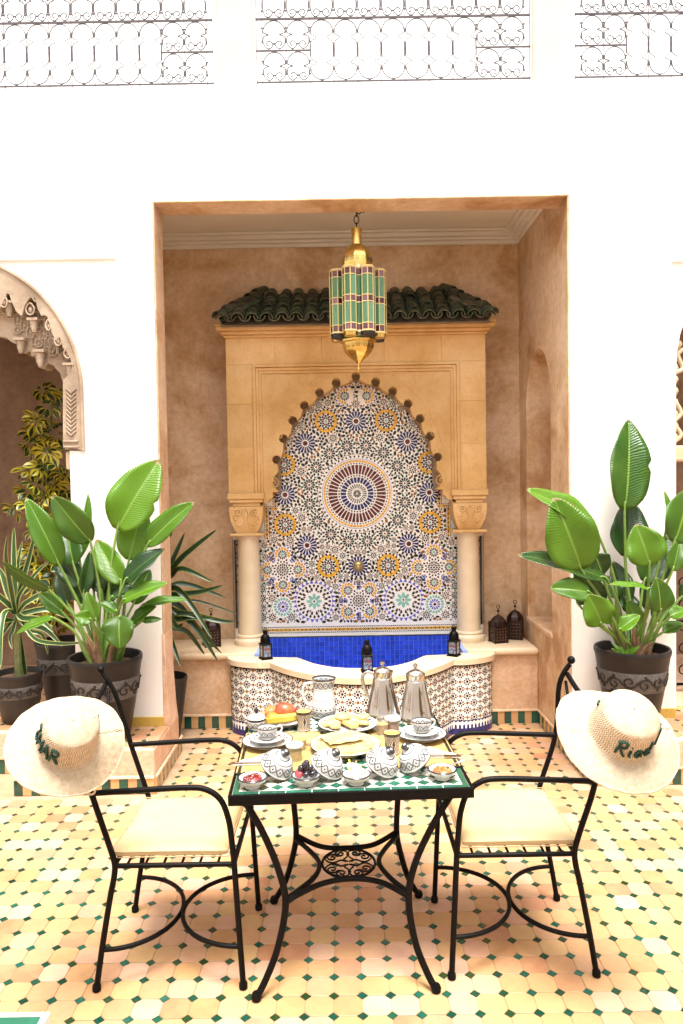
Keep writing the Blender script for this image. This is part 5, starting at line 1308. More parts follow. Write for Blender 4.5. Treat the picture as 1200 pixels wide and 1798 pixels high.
# ------------------------------------------------------------ chairs
CUSH = M('cream cushion cloth', (.47, .345, .17), (.51, .385, .205), 6, .7, .35, 9, .012)
CUSHP = M('cushion piping', (.42, .30, .16), None, 1, .7)
def chair(label, loc, sx, top_d):
    t = thing('iron_armchair', label, 'chair', loc, 0, 'iron armchairs at the breakfast table')
    P = lambda d, y, z_: (sx*d, y, z_)
    R = .0108
    for sy, y in ((-1, -.245), (1, .248)):
        bp = crom([P(-.262, y, .012), P(-.238, y, .16), P(-.205, y, .34), P(-.188, y, .42), P(-.186, y, .47), P(-.205, y, .54), P(-.262, y, .725), P(top_d*.86, y, .94), P(top_d, y, 1.028)], 6)
        post = MB().tube(bp, R, 9).build('back_post', IRON, t, 60)
        MB().ball(P(top_d-.006, y, 1.045), .0175, 12).build('ball_finial', IRON, post, 60)
        fp = crom([P(-.262, y, .722), P(-.10, y, .730), P(.08, y, .737), P(.150, y, .728), P(.200, y, .690), P(.226, y, .620), P(.236, y, .540), P(.243, y, .450), P(.256, y, .20), P(.266, y, .012)], 6)
        front = MB().tube(fp, R, 9).build('arm_and_front_leg', IRON, t, 60)
        for (par, d) in ((post, -.262), (front, .266)):
            MB().lathe([(.012, 0), (.0155, .003), (.0155, .020), (.012, .026)], 12, P(d, y, .0005)).build('foot', IRON, par, 40)
        MB().tube([P(-.187, y, .457), P(.242, y, .457)], .0095, 8).build('seat_rail', IRON, t, 60)
    for d in (-.187, .242): MB().tube([P(d, -.245, .457), P(d, .248, .457)], .0095, 8).build('seat_rail', IRON, t, 60)
    for k in range(6): d = -.187+.429*(k+.7)/6.6; MB().tube([P(d, -.245, .459), P(d, .248, .459)], .0048, 6).build('seat_slat', IRON, t, 60)
    for (d0, e, sgn) in ((-.236, .232, 1), (.258, .254, -1)):
        MB().tube([P(d0+sgn*e*sqrt(max(0, 1-q*q)), .0015+.245*q, .150+(.0 if sgn > 0 else .004)) for q in [sin(pi/2*(k/20-1)) for k in range(41)]], .0088, 8).build('stretcher', IRON, t, 60)
    # back: bowed rail and crossing rods
    dd = lambda z_: -.186+(top_d+.186)*(z_-.47)/(1.03-.47)
    MB().tube(crom([P(dd(.985), -.245, .985), P(dd(.93)-.02, -.12, .945), P(dd(.92)-.03, 0, .93), P(dd(.93)-.02, .12, .945), P(dd(.985), .248, .985)], 6), .0105, 8).build('back_rail', IRON, t, 60)
    MB().tube(crom([P(dd(.955), -.243, .955), P(dd(.82)-.02, -.12, .82), P(dd(.77)-.025, 0, .775), P(dd(.82)-.02, .12, .82), P(dd(.955), .246, .955)], 6), .0068, 7).build('back_rod', IRON, t, 60)
    for y in (-.06, .06): MB().tube([P(dd(.93)-.026, y, .932), P(dd(.79)-.024, y, .785)], .0055, 6).build('back_rod', IRON, t, 60)
    # cushion
    x0, x1 = sorted((sx*-.205, sx*.222)); q = bmesh.new()
    cs = MB(); nx, ny = 14, 14; V = []
    def surf(i, j, up):
        a, b = -1+2*i/nx, -1+2*j/ny; edge = max(abs(a), abs(b)); e = (1-abs(a)**6)*(1-abs(b)**6)
        px = (x0+x1)/2+(x1-x0)/2*a*(1-.012*(1-b*b)); py = .0015+.232*b*(1-.012*(1-a*a))
        z_ = .489+up*(.010+.013*e**.6)+(.004*(1-a*a)*(1-b*b) if up > 0 else 0)+.0012*sin(9*a+3*b+sx)
        return Vector((px, py, z_))
    for up in (1, -1):
        b0 = [surf(i, j, up) for i in range(nx+1) for j in range(ny+1)]
        cs.add(b0, [(i*(ny+1)+j, i*(ny+1)+j+1, (i+1)*(ny+1)+j+1, (i+1)*(ny+1)+j) for i in range(nx) for j in range(ny)])
    N_2 = (nx+1)*(ny+1); bd_ = [i*(ny+1) for i in range(nx+1)]+[nx*(ny+1)+j for j in range(1, ny+1)]+[i*(ny+1)+ny for i in range(nx-1, -1, -1)]+[j for j in range(ny-1, 0, -1)]
    for k in range(len(bd_)): a, b = bd_[k], bd_[(k+1) % len(bd_)]; cs.f.append([a, b, N_2+b, N_2+a]); cs.m.append(0)
    c_o = cs.build('cushion', CUSH, t, 60)
    sb = c_o.modifiers.new('s', 'SUBSURF'); sb.levels = 1; sb.render_levels = 1
    for z_ in (.499, .479): MB().tube([(cs.v[k].x*1.0, cs.v[k].y, z_+.0006*sin(k)) for k in bd_], .0022, 5, closed=True).build('piping', CUSHP, c_o, 60)
    return t
chair('black iron armchair with cream cushion, left of the table', (-.648, 2.822, 0), 1, -.375)
chair('black iron armchair with cream cushion, right of the table', (.640, 2.855, 0), -1, -.325)

# ------------------------------------------------------------ straw hats hanging on the chair backs
t_ = NT('woven straw'); sx_ = t_.n('ShaderNodeSeparateXYZ'); t_.l(t_.co('UV'), sx_.inputs[0]); uu, vv = sx_.outputs[0], sx_.outputs[1]
# herringbone plait: slanted stitches alternating every row
row = t_.m('FRACT', t_.m('MULTIPLY', vv, .5)); sgn = t_.m('MULTIPLY_ADD', t_.m('GREATER_THAN', row, .5), 2, -1)
stt = t_.m('SINE', t_.m('MULTIPLY_ADD', uu, 2*pi*150, t_.m('MULTIPLY', t_.m('MULTIPLY', t_.m('FRACT', vv), sgn), 3.2)))
nz = t_.noise(60, 4, .6); nb_ = t_.noise(9, 3)
cc = t_.ramp(t_.m('MULTIPLY_ADD', stt, .25, t_.m('MULTIPLY_ADD', nz, .5, .25)), [(.20, (.26, .16, .07)), (.44, (.50, .385, .24)), (.70, (.72, .64, .51))])
t_.bump(t_.m('ADD', stt, t_.m('MULTIPLY', nz, .8)), .55, .003)
STRAW = t_.set(Base_Color=cc, Roughness=.75, Specular_IOR_Level=.25)
THREAD = M('green thread', (.0015, .028, .017), (.0025, .045, .027), 60, .8, .5, 300, .001)
def hat(label, loc, axis, spin, text, R=.202, sag=(0, 0, 0)):
    t = thing('straw_hat', label, 'hat', loc, 0, 'straw hats hung on the chair backs')
    zax = Vector(axis).normalized(); xax = Vector((0, 0, 1)).cross(zax).normalized(); yax = zax.cross(xax)
    RM = (Matrix((xax, yax, zax)).transposed() @ Matrix.Rotation(spin, 3, 'Z'))
    t.rotation_euler = RM.to_euler()
    # profile: brim edge -> crown top
    prof = [(R, -.016), (R*.93, -.010), (R*.83, -.003), (R*.72, .002), (R*.64, .006), (R*.58, .010), (R*.535, .020), (R*.515, .045), (R*.498, .085), (R*.475, .115), (R*.44, .131), (R*.36, .141), (R*.24, .147), (R*.1, .149), (.002, .149)]
    C = crom([(r, z_, 0) for r, z_ in prof], 5); n = 80; V = []; UVv = []; fs = []
    arc = 0
    for i, p in enumerate(C):
        if i: arc += (C[i]-C[i-1]).length
        rows = arc/.0092
        rip = .0012*abs(sin(pi*rows))
        for k in range(n+1):
            a = 2*pi*k/n; out = max(0, (p.x-R*.55)/(R*.45))
            wv = .014*out*sin(2*a+sag[0])+.008*out*sin(3*a+sag[1]); dr_ = 1+.035*out*sin(2*a+sag[2])+.006*out*sin(17*a)
            V.append(Vector((p.x*dr_*cos(a), p.x*dr_*sin(a), p.y+wv+rip))); UVv.append((k/n*max(.15, p.x/R), rows))
    for i in range(len(C)-1):
        for k in range(n): fs.append((i*(n+1)+k, i*(n+1)+k+1, (i+1)*(n+1)+k+1, (i+1)*(n+1)+k))
    me = bpy.data.meshes.new('hat_body'); me.from_pydata([tuple(v) for v in V], [], fs); me.materials.append(STRAW)
    ul = me.uv_layers.new(name='UVMap')
    for lp in me.loops: ul.data[lp.index].uv = UVv[lp.vertex_index]
    me.polygons.foreach_set('use_smooth', [True]*len(me.polygons)); me.update()
    o = bpy.data.objects.new('hat_body', me); link(o, t); s_ = o.modifiers.new('thick', 'SOLIDIFY'); s_.thickness = .003
    # embroidered letters: strokes on the crown, (angle in radians, height 0..1)
    def on(a, h): 
        h_ = .020+.098*h; rr_ = R*(.537-.058*h)+.003
        return Vector((rr_*cos(a), rr_*sin(a), h_))
    for st_ in text:
        C2 = crom([(a, h, 0) for a, h in st_], 4) if len(st_) > 2 else [Vector((*st_[0], 0)).lerp(Vector((*st_[1], 0)), k/6) for k in range(7)]
        MB().tube([on(p.x, p.y) for p in C2], .0046, 6).build('embroidered_letter', THREAD, o, 60)
    # edge cord and chin loop
    MB().tube([V[k]+Vector((0, 0, -.001)) for k in range(n)], .0034, 6, closed=True).build('edge_cord', STRAW, o, 60)
    return t
def letters(glyphs, a0, da, h0=.25, hs=.55, rot=1):
    out = []; a = a0
    for g, wd in glyphs:
        for st_ in g: out.append([(a+x*da*wd, h0+hs*y) for x, y in st_])
        a += da*wd*1.28
    return out
gR = [[(0, 0), (.12, 1)], [(-.15, .85), (.3, 1.05), (.75, .95), (.7, .62), (.12, .5)], [(.25, .5), (.6, .12), (.9, -.08)]]
gi = [[(.1, .45), (.15, .05), (.5, .0)], [(.05, .72), (.12, .74)]]
ga = [[(.8, .45), (.3, .5), (.05, .22), (.3, -.02), (.75, .2), (.8, .45), (.8, .1), (1.0, 0)]]
gd = [[(.75, .3), (.35, .48), (.05, .2), (.35, -.03), (.75, .2)], [(.82, 1.0), (.78, .3), (.85, 0), (1.1, -.02)]]
gA = [[(0, 0), (.5, 1)], [(.5, 1), (1, 0)], [(.2, .38), (.8, .38)]]
gl = [[(.1, 1), (.1, .1)], [(.1, .1), (.55, 0)]]
gH = [[(0, 0), (0, 1)], [(1, 0), (1, 1)], [(0, .5), (1, .5)]]
gRc = [[(0, 0), (0, 1)], [(0, 1), (.6, .98), (.75, .75), (.55, .55), (0, .5)], [(.25, .5), (.9, 0)]]
gZ = [[(0, 1), (.8, 1), (.1, .1), (.9, 0)]]
def head_text(g, a0, da): return letters(g, a0, da)
right_text = letters([(gR, 1), (gi, .45), (ga, .8), (gd, .85)], -2.25, .31)+letters([(gA, .75), (gl, .6)], -.66, .30, .2, .7)
left_text = letters([(gZ, .8), (gH, .75), (gA, .85), (gRc, .85)], -3.50, .36, .2, .6)
dash = [[(.55, .55), (.62, .9)]]
hat('floppy straw hat with green embroidery, hung on the left chair', at(118, 1303, 2.40), (.40, -.62, .68), .0, left_text+[[(.25, .15), (.27, .85)]], .182, (.4, 1, 1.2))
hat('floppy straw hat embroidered Riad in green, hung on the right chair', at(1085, 1290, 2.39), (.12, -.64, .76), 0, right_text+[[(-.15, .5), (.35, .75)], [(2.2, .6), (2.5, .75)]], .196, (2.0, .4, 2.6))
for (u, v, Y) in ((159, 1389, 2.548), (986, 1247, 2.60)):
    p = at(u, v, Y); o = MB().tube([p+Vector((.016*cos(a), -.004*sin(a), .014*sin(a))) for a in [2*pi*k/18 for k in range(18)]], .004, 6, closed=True)
    o.build('chin_cord', STRAW, [x for x in bpy.data.objects if x.name.startswith('straw_hat')][0 if u < 600 else 1].children[0], 60)
    ob = bpy.data.objects[sorted([x.name for x in bpy.data.objects if x.name.startswith('chin_cord')])[-1]]
    ob.parent = None; ob.matrix_world = Matrix()
    root = [x for x in bpy.data.objects if x.name.startswith('straw_hat')][0 if u < 600 else 1]
    wm = Matrix.LocRotScale(root.location, root.rotation_euler, (1, 1, 1))
    ob.data.transform(wm.inverted()); ob.parent = root
# ------------------------------------------------------------ breakfast things on the table
TZ = TH+.0008
def ink_mat(name, bands, lines, mode='z', base_=(.60, .59, .57), ink=(.015, .015, .02), rough=.22):
    t = NT(name); s = t.n('ShaderNodeSeparateXYZ'); t.l(t.co(), s.inputs[0])
    x, y, z_ = s.outputs; th = t.m('ARCTAN2', y, x)
    q = z_ if mode == 'z' else t.m('SQRT', t.m('ADD', t.m('MULTIPLY', x, x), t.m('MULTIPLY', y, y)))
    ins = lambda a, b: t.m('MULTIPLY', t.m('GREATER_THAN', q, a), t.m('LESS_THAN', q, b))
    tot = 0.0
    for (a, b, n, style) in bands:
        A = t.m('ABSOLUTE', t.m('MULTIPLY_ADD', t.m('FRACT', t.m('MULTIPLY_ADD', th, n/(2*pi), 100.0)), 2, -1))
        B = t.m('ABSOLUTE', t.m('MULTIPLY_ADD', q, 2/(b-a), -1-2*a/(b-a)))
        sm = t.m('ADD', A, B)
        if style == 'dia':
            e = t.m('LESS_THAN', t.m('ABSOLUTE', t.m('SUBTRACT', sm, .98)), .19); d = t.m('LESS_THAN', sm, .34)
            hatch = t.m('MULTIPLY', t.m('GREATER_THAN', sm, 1.0), t.m('GREATER_THAN', t.m('SINE', t.m('MULTIPLY', th, n*7.0)), .0))
            e2 = t.m('LESS_THAN', t.m('ABSOLUTE', t.m('SUBTRACT', sm, .62)), .07)
            k = t.m('MINIMUM', t.m('ADD', t.m('ADD', t.m('ADD', e, d), hatch), e2), 1)
        elif style == 'leaf':
            d = t.m('LESS_THAN', t.m('ADD', t.m('MULTIPLY', t.m('POWER', A, .8), 2.6), t.m('MULTIPLY', B, 1.25)), 1.1)
            e = t.m('LESS_THAN', t.m('ABSOLUTE', t.m('SUBTRACT', t.m('ADD', t.m('MULTIPLY', A, 1.3), B), 1.05)), .10)
            hatch = t.m('MULTIPLY', t.m('GREATER_THAN', t.m('ADD', t.m('MULTIPLY', A, 1.3), B), 1.35), t.m('GREATER_THAN', t.m('SINE', t.m('MULTIPLY', q, 2600.0)), .1))
            k = t.m('MINIMUM', t.m('ADD', t.m('ADD', d, e), hatch), 1)
        else:
            k = t.m('LESS_THAN', t.m('ADD', t.m('MULTIPLY', A, 1.2), B), .75)
        tot = t.m('ADD', tot, t.m('MULTIPLY', k, ins(a, b)))
    for (a, b) in lines: tot = t.m('ADD', tot, ins(a, b))
    soft = t.m('MULTIPLY', t.m('MINIMUM', tot, 1), .92)
    t.bump(t.noise(30, 3), .08, .002)
    return t.set(Base_Color=t.mix(soft, base_, ink), Roughness=rough, Specular_IOR_Level=.5, Coat_Weight=.3)
CER = M('white ceramic', (.57, .56, .54), (.62, .61, .59), 12, .2, .04, 30, coat=.3)
BLK = M('black glaze', (.012, .012, .014), None, 1, .15, coat=.3)
def tabloc(u, v, dz=0, z_=None):
    d = ray(u, v); k = ((z_ if z_ is not None else TZ)-CAM_H)/d.z
    return Vector((d.x*k, d.y*k, (z_ if z_ is not None else TZ)+dz))
# placemats: bamboo
MAT = M('bamboo slat', (.40, .25, .075), (.50, .34, .13), 25, .55, .2, 90, .001, rnd=.12, island=True)
for nm, x0, x1, lab in ((0, -.425, -.085, 'bamboo place mat on the left half of the table'), (1, .085, .425, 'bamboo place mat on the right half of the table')):
    m = thing('place_mat', lab, 'place mat', TM @ Vector(((x0+x1)/2, -.02, TZ)), TR, 'bamboo place mats')
    b = MB(); n = 74; hx = (x1-x0)/2
    for k in range(n): y = -.215+.43*k/n; b.box(-hx, hx, y, y+.0050, 0, .0024)
    b.build('slats', MAT, m, 0)['kind'] = 'stuff'
    for sx in (-hx+.012, hx-.012): MB().box(sx-.006, sx+.006, -.217, .217, .0004, .0032).build('binding', BLK, m, 0)
    for y in (-.222, .222):
        f = MB()
        for k in range(13): xx = -hx+.012+(hx*2-.024)*k/12; f.box(xx-.011, xx+.009, y-.006, y+.006, .0, .003+.002*(k % 2))
        f.build('fringe', BLK if y < 0 else MAT, m, 0)
TZM = TZ+.0035
def bowl_small(name, label, p, fill, R=.053, rot=0, spread=True):
    t = thing(name, label, 'bowl', p, rot, 'small black-rimmed bowls along the front of the table')
    MB().lathe([(.028, 0), (.027, .006), (.030, .009), (.048, .022), (R, .033), (R-.004, .036), (R-.010, .031), (.030, .014), (.001, .011)], 32).build('bowl', CER, t, 50)
    MB().lathe([(R-.0005, .0318), (R+.0012, .0335), (R-.0005, .0362), (R-.0035, .0368), (R-.005, .0358)], 32, cap=False).build('rim_line', BLK, t, 50)
    return t
LIDM = ink_mat('lid pattern', [(.010, .036, 12, 'dia')], [(-.001, .0045), (.0395, .0415), (.049, .0505)])
def lid(label, p, rot):
    t = thing('bowl_lid', label, 'lid', p, 0, 'patterned dome lids leaning on the bowls'); t.rotation_euler = rot; t.scale = (1.14, 1.14, 1.14)
    R = .056
    MB().lathe([(R, 0), (R+.001, .004), (R, .010), (.050, .024), (.041, .038), (.028, .048), (.012, .0535), (.008, .0545), (.001, .0545)], 40).build('dome', LIDM, t, 50)
    MB().lathe([(.001, .0015), (R-.003, .0012), (R, 0)], 40).build('underside', BLK, t, 50)
    MB().lathe([(.008, .053), (.007, .058), (.014, .062), (.016, .068), (.012, .072), (.001, .073)], 16).build('knob', BLK, t, 50)
    MB().ball((0, 0, .0725), .005, 8, sc=(1, 1, .35)).build('knob_dot', CER, t, 50)
    return t
JAMR = M('red jam', (.10, .003, .004), (.18, .007, .007), 50, .12, .8, 70, .006, coat=.5)
JAMO = M('orange jam', (.42, .09, .008), (.50, .14, .015), 50, .2, .8, 70, .006, coat=.4)
def bumpy(p, r, h, mat, name, t, seed=0, n=26):
    rr_ = random.Random(seed); b = MB().lathe([(r, 0), (r*.9, h*.5), (r*.5, h*.9), (.001, h)], 20)
    for k in range(n): a = rr_.uniform(0, 6.28); q = r*.85*sqrt(rr_.random()); b.ball((q*cos(a), q*sin(a), h*(1-(q/r)**2*.6)), rr_.uniform(.004, .007), 6, sc=(1, 1, .6))
    o = b.build(name, mat, t, 60); o.location = p; return o
b1 = bowl_small('jam_bowl', 'small bowl of red jam at the left front of the table', tabloc(444, 1381), None); bumpy((0, 0, .028), .036, .012, JAMR, 'jam', b1, 1)
b2 = bowl_small('olive_bowl', 'small bowl heaped with black olives', tabloc(538, 1377), None)
OLV = M('black olive', (.010, .008, .014), (.02, .012, .02), 20, .12, coat=.5); OLR = M('red olive', (.35, .03, .05), (.45, .08, .08), 20, .2)
for k, (x, y, z_) in enumerate([(-.022, -.012, .04), (0, -.022, .042), (.022, -.010, .04), (-.012, .010, .044), (.014, .012, .044), (.0, -.005, .060), (-.018, -.006, .060), (.016, -.004, .060), (.002, .006, .075), (-.004, -.012, .074), (-.030, .004, .040), (.030, .01, .038)]):
    o = MB().ball((0, 0, 0), .0118, 12, sc=(1, 1, 1.15)).build('olive', OLR if k in (0, 10) else OLV, b2, 60); o.location = (x, y, z_); o.rotation_euler = (random.uniform(0, 1), random.uniform(0, 1), 0)
b3 = bowl_small('butter_bowl', 'small bowl of white soft cheese triangles between two lids', tabloc(626, 1375), None)
CHS = M('soft cheese', (.60, .55, .44), (.66, .63, .55), 15, .4, .2, 40); LEM = M('foil tab', (.75, .60, .12), None, 1, .4)
for k, (x, y, a) in enumerate([(-.016, -.008, .2), (.018, -.004, .8), (.0, .014, 1.9), (-.022, .012, 2.6)]):
    o = MB().prism([(-.016, -.010, 0), (.016, -.010, 0), (0, .016, 0)], (0, 0, .022)).build('cheese_wedge', CHS, b3, 0, bevel=.003); o.location = (x, y, .028+.006*k); o.rotation_euler = (.5, .25*k-.3, a)
    o2 = MB().box(-.004, .004, -.0006, .0006, 0, .012).build('foil_tab', LEM, b3, 0); o2.location = (x, y+.002, .052+.006*k); o2.rotation_euler = (.2, .3*k-.4, a)
b4 = bowl_small('jam_bowl', 'small bowl of orange apricot jam at the right front of the table', tabloc(777, 1366), None); bumpy((0, 0, .028), .036, .010, JAMO, 'jam', b4, 4)
STEEL = M('bright steel', (.48, .46, .43), (.56, .54, .51), 10, .14, 0, metal=1.0)
spn = MB().tube(crom([(0, 0, .034), (.03, .006, .044), (.09, .018, .060)], 5), [.003]*11, 6); spn.ball((-.012, -.004, .032), .014, 8, sc=(1, .65, .25))
sp_t = thing('teaspoon', 'teaspoon standing in the orange jam bowl', 'spoon', b4.location); spn.build('spoon', STEEL, sp_t, 60)
for (u, v, rx, rz, tx, lab) in ((484, 1372, -.72, .55, 0, 'patterned dome lid beside the red jam bowl'), (573, 1372, -.66, .60, 0, 'patterned dome lid between the olives and the cheese bowl'), (671, 1368, -.66, .42, 0, 'patterned dome lid right of the cheese bowl'), (733, 1361, -.62, -.75, 0, 'patterned dome lid leaning on the orange jam bowl')):
    p = tabloc(u, v); lid(lab, p+Vector((0, .045, .036)), (.52, .30 if rz > 0 else -.30, rz))
# ---- plates
PLM = ink_mat('plate border pattern', [(.098, .128, 26, 'dot'), (.060, .090, 18, 'dot')], [(.1285, .134), (.094, .0955)], 'r')
def plate(label, p, R, mat, name='plate', lift=0):
    t = thing(name, label, 'plate', p, random.uniform(0, 1))
    MB().lathe([(R*.55, 0), (R*.57, .004), (R*.80, .012), (R*.97, .021), (R, .024), (R*.985, .026), (R*.78, .017), (R*.55, .010), (.001, .009)], 48, wob=None).build('plate', mat, t, 50)
    MB().lathe([(R*.992, .0215), (R*1.006, .0235), (R*1.0, .0262), (R*.985, .0266)], 48, cap=False).build('rim_line', BLK, t, 50)
    return t
CREP = M('pancake', (.50, .36, .11), (.56, .45, .22), 14, .55, .5, 30, .006); CREPB = M('browned pancake spot', (.60, .38, .12), (.70, .5, .2), 20, .6)
pb = plate('black-rimmed plate with folded semolina pancakes at the centre of the table', tabloc(607, 1318, .0), .142, CER)
pb.location.z = TZM
def pancake(t, loc, rx, ry, rz, h, seed, name='pancake', mat=CREP):
    r = random.Random(seed); n = 40; ph = r.uniform(0, 6); b = MB()
    prof = [(1, 0), (1.01, h*.4), (.985, h*.9), (.93, h*1.05), (.6, h*1.15), (.3, h*1.1), (.001, h*1.2)]
    b.lathe(prof, n, wob=lambda a, z_: 1+.03*sin(3*a+ph)+.02*sin(5*a+ph*2))
    for i, v in enumerate(b.v): b.v[i] = Vector((v.x*rx, v.y*ry, v.z+.002*sin(v.x*7+ph)*cos(v.y*6)))
    o = b.build(name, mat, t, 60); o.location = loc; o.rotation_euler = (r.uniform(-.03, .03), r.uniform(-.03, .03), rz); return o
pancake(pb, (-.005, .002, .014), .125, .120, .2, .010, 1); pancake(pb, (.012, .006, .025), .112, .108, 1.0, .009, 2)
sq = MB(); n = 12
for up in (1, 0):
    sq.add([(-.075+.15*i/n, -.062+.124*j/n, up*.010+.0018*sin(i*1.3+j*.7)*up+.002*sin(j*1.1)*up) for i in range(n+1) for j in range(n+1)], [(i*(n+1)+j, i*(n+1)+j+1, (i+1)*(n+1)+j+1, (i+1)*(n+1)+j) for i in range(n) for j in range(n)])
o = sq.build('folded_pancake', CREP, pb, 60); o.location = (-.012, .018, .037); o.rotation_euler = (0, 0, .15)
for k in range(26):
    a = random.uniform(0, 6.28); q = .105*sqrt(random.random()); o = MB().ball((0, 0, 0), random.uniform(.003, .007), 8, sc=(1.3, 1, .15)).build('brown_spot', CREPB, pb, 60); o.location = (q*cos(a)+.01, q*sin(a)-.01, .0365 if q < .09 else .031)
pp = plate('patterned plate of pale pastries behind the pancakes', tabloc(611, 1280), .134, PLM); pp.location.z = TZM
PAST = M('pale pastry', (.52, .37, .11), (.57, .46, .22), 18, .6, .4, 40, .004)
for k, (x, y, z_, s_, el) in enumerate([(-.045, .03, .022, .042, 1), (.03, .035, .022, .042, 1), (-.005, .055, .020, .035, 1), (-.06, -.03, .018, .04, 2), (.005, -.035, .020, .034, 3), (.062, -.02, .018, .036, 2), (-.02, .02, .040, .036, 1), (.07, .03, .03, .034, 1), (-.085, .0, .018, .034, 1)]):
    if el == 3: o = MB().box(-.040, .040, -.020, .020, 0, .018).build('pastry', PAST, pp, 0, bevel=.004)
    else: o = MB().lathe([(s_*.9, 0), (s_, .006), (s_*.92, .014), (s_*.5, .019), (.001, .019)], 20).build('pastry', PAST, pp, 60); o.scale = (1, .65 if el == 2 else 1, 1)
    o.location = (x, y, z_); o.rotation_euler = (.12*(k % 3), .1*(k % 2), .5*k)
# ---- cups, saucers, plates
CUPM = ink_mat('cup pattern', [(.012, .038, 10, 'dia')], [(.0, .003), (.046, .0505), (.040, .0412)])
SAUM = ink_mat('saucer pattern', [(.045, .068, 16, 'dot')], [(.070, .076), (.038, .0395)], 'r')
PLM2 = ink_mat('side plate pattern', [(.076, .098, 22, 'dot')], [(.1005, .106), (.070, .0715)], 'r')
def cup_set(u, v, label, hand):
    p = tabloc(u, v); p.z = TZM
    pt_ = plate('patterned side plate under the '+label, p, .105, PLM2, 'side_plate'); pt_['group'] = 'side plates under the cups'
    s = thing('saucer', 'patterned saucer under the '+label, 'saucer', p+Vector((0, 0, .0185)), 0, 'saucers on the side plates')
    MB().lathe([(.040, 0), (.042, .004), (.060, .008), (.074, .014), (.073, .016), (.045, .009), (.001, .007)], 40).build('saucer', SAUM, s, 50)
    c = thing('coffee_cup', 'white cup with black lattice pattern, '+label, 'cup', p+Vector((0, 0, .0275)), .4 if hand > 0 else -.2, 'patterned coffee cups')
    MB().lathe([(.024, 0), (.025, .004), (.022, .008), (.034, .018), (.040, .032), (.043, .050), (.0405, .0503), (.037, .032), (.030, .016), (.001, .010)], 40).build('cup', CUPM, c, 50)
    MB().tube(crom([(.039, 0, .043), (.056, 0, .046), (.064, 0, .034), (.054, 0, .020), (.035, 0, .018)], 6), .0042, 8).build('handle', CER, c, 60)
    MB().lathe([(.001, .0105), (.030, .012)], 24).build('inside', CER, c, 50)
cup_set(470, 1310, 'cup at the left of the table', 1); cup_set(741, 1298, 'cup at the right of the table', 1)
# ---- sugar pot
SUGM = ink_mat('sugar pot pattern', [(.008, .034, 10, 'dia')], [(.038, .041), (.0, .002)])
su = thing('sugar_pot', 'lidded white sugar pot with black knob at the back left of the table', 'sugar pot', tabloc(451, 1280, .002))
MB().lathe([(.032, 0), (.040, .012), (.042, .028), (.038, .042), (.036, .043)], 32).build('pot', SUGM, su, 50)
MB().lathe([(.041, .0425), (.042, .047), (.034, .060), (.018, .067), (.001, .069)], 32).build('lid', CER, su, 50); MB().lathe([(.042, .042), (.0432, .0445), (.042, .048)], 32, cap=False).build('lid_line', BLK, su, 50)
MB().lathe([(.006, .066), (.006, .074), (.011, .078), (.011, .086), (.006, .089), (.001, .0895)], 14).build('knob', BLK, su, 50)
# ---- fruit
fp_ = plate('patterned plate of fruit at the back left of the table', tabloc(497, 1272), .105, PLM2, 'fruit_plate'); fp_.location.z = TZ
def fruit(name, label, p, r, mat, sc=(1, 1, .92), stem=True, rot=(0, 0, 0)):
    t = thing(name, label, name.replace('_', ' '), p); t.rotation_euler = rot
    P = [(.001, -.86), (.28, -.95), (.62, -.80), (.92, -.35), (1.0, .05), (.90, .50), (.62, .80), (.30, .90), (.10, .80), (.001, .74)]
    b = MB().lathe([(a*r*sc[0], z_*r*sc[2]) for a, z_ in P], 24); b.build('flesh', mat, t, 60)
    if stem: MB().tube([(0, 0, r*.70), (.002, 0, r*1.02)], .002, 6).build('stem', SHEATH, t, 60)
APP = M('apple skin', (.34, .022, .014), (.42, .12, .04), 16, .28, coat=.2, detail=5); ORA = M('orange peel', (.46, .16, .015), (.52, .2, .03), 20, .4, .3, 120, .002); BAN = M('banana peel', (.55, .34, .03), (.60, .42, .07), 9, .45, .15, 60)
PEACH = M('peach skin', (.48, .19, .04), (.42, .09, .03), 10, .55)
f0 = fp_.location
fruit('apple', 'red and yellow apple on top of the fruit plate', f0+Vector((.010, .005, .058)), .046, APP, rot=(-.3, .2, 0))
fruit('peach', 'orange peach left of the apple', f0+Vector((-.055, .012, .050)), .034, PEACH, stem=False, rot=(.2, -.3, 0)); fruit('orange', 'orange behind the banana at the left', f0+Vector((-.042, -.035, .040)), .030, ORA, stem=False)
bn = thing('banana', 'yellow banana lying at the front of the fruit plate', 'banana', f0+Vector((.03, -.050, .036)))
C = crom([(-.105, .012, -.008), (-.092, .006, -.004), (-.06, -.008, .006), (0, -.018, .014), (.055, -.006, .018), (.082, .012, .020), (.095, .022, .024)], 5); nC = len(C)
MB().tube(C, [.004+.0155*min(1, 5*min(k/(nC-1), 1-k/(nC-1)))**.6 for k in range(nC)], 6).build('peel', BAN, bn, 40); MB().ball(C[0], .006, 6).build('tip', BLK, bn, 40)
STRB = M('strawberry skin', (.50, .012, .015), (.62, .03, .02), 40, .3, .6, 120, .003)
for k, (x, y, z_) in enumerate([(-.088, .0, .045), (.062, .02, .050), (-.075, -.04, .035)]):
    s = thing('strawberry', ['red strawberry left of the peach', 'red strawberry right of the apple', 'red strawberry at the left front of the fruit plate'][k], 'strawberry', f0+Vector((x, y, z_)), 0, 'strawberries on the fruit plate')
    MB().lathe([(.001, -.016), (.008, -.010), (.014, .004), (.012, .014), (.001, .017)], 14).build('berry', STRB, s, 60); MB().lathe([(.010, .0155), (.004, .018), (.001, .022)], 5).build('cap', STEM, s, 20); s.rotation_euler = (.9, .4*k, k)
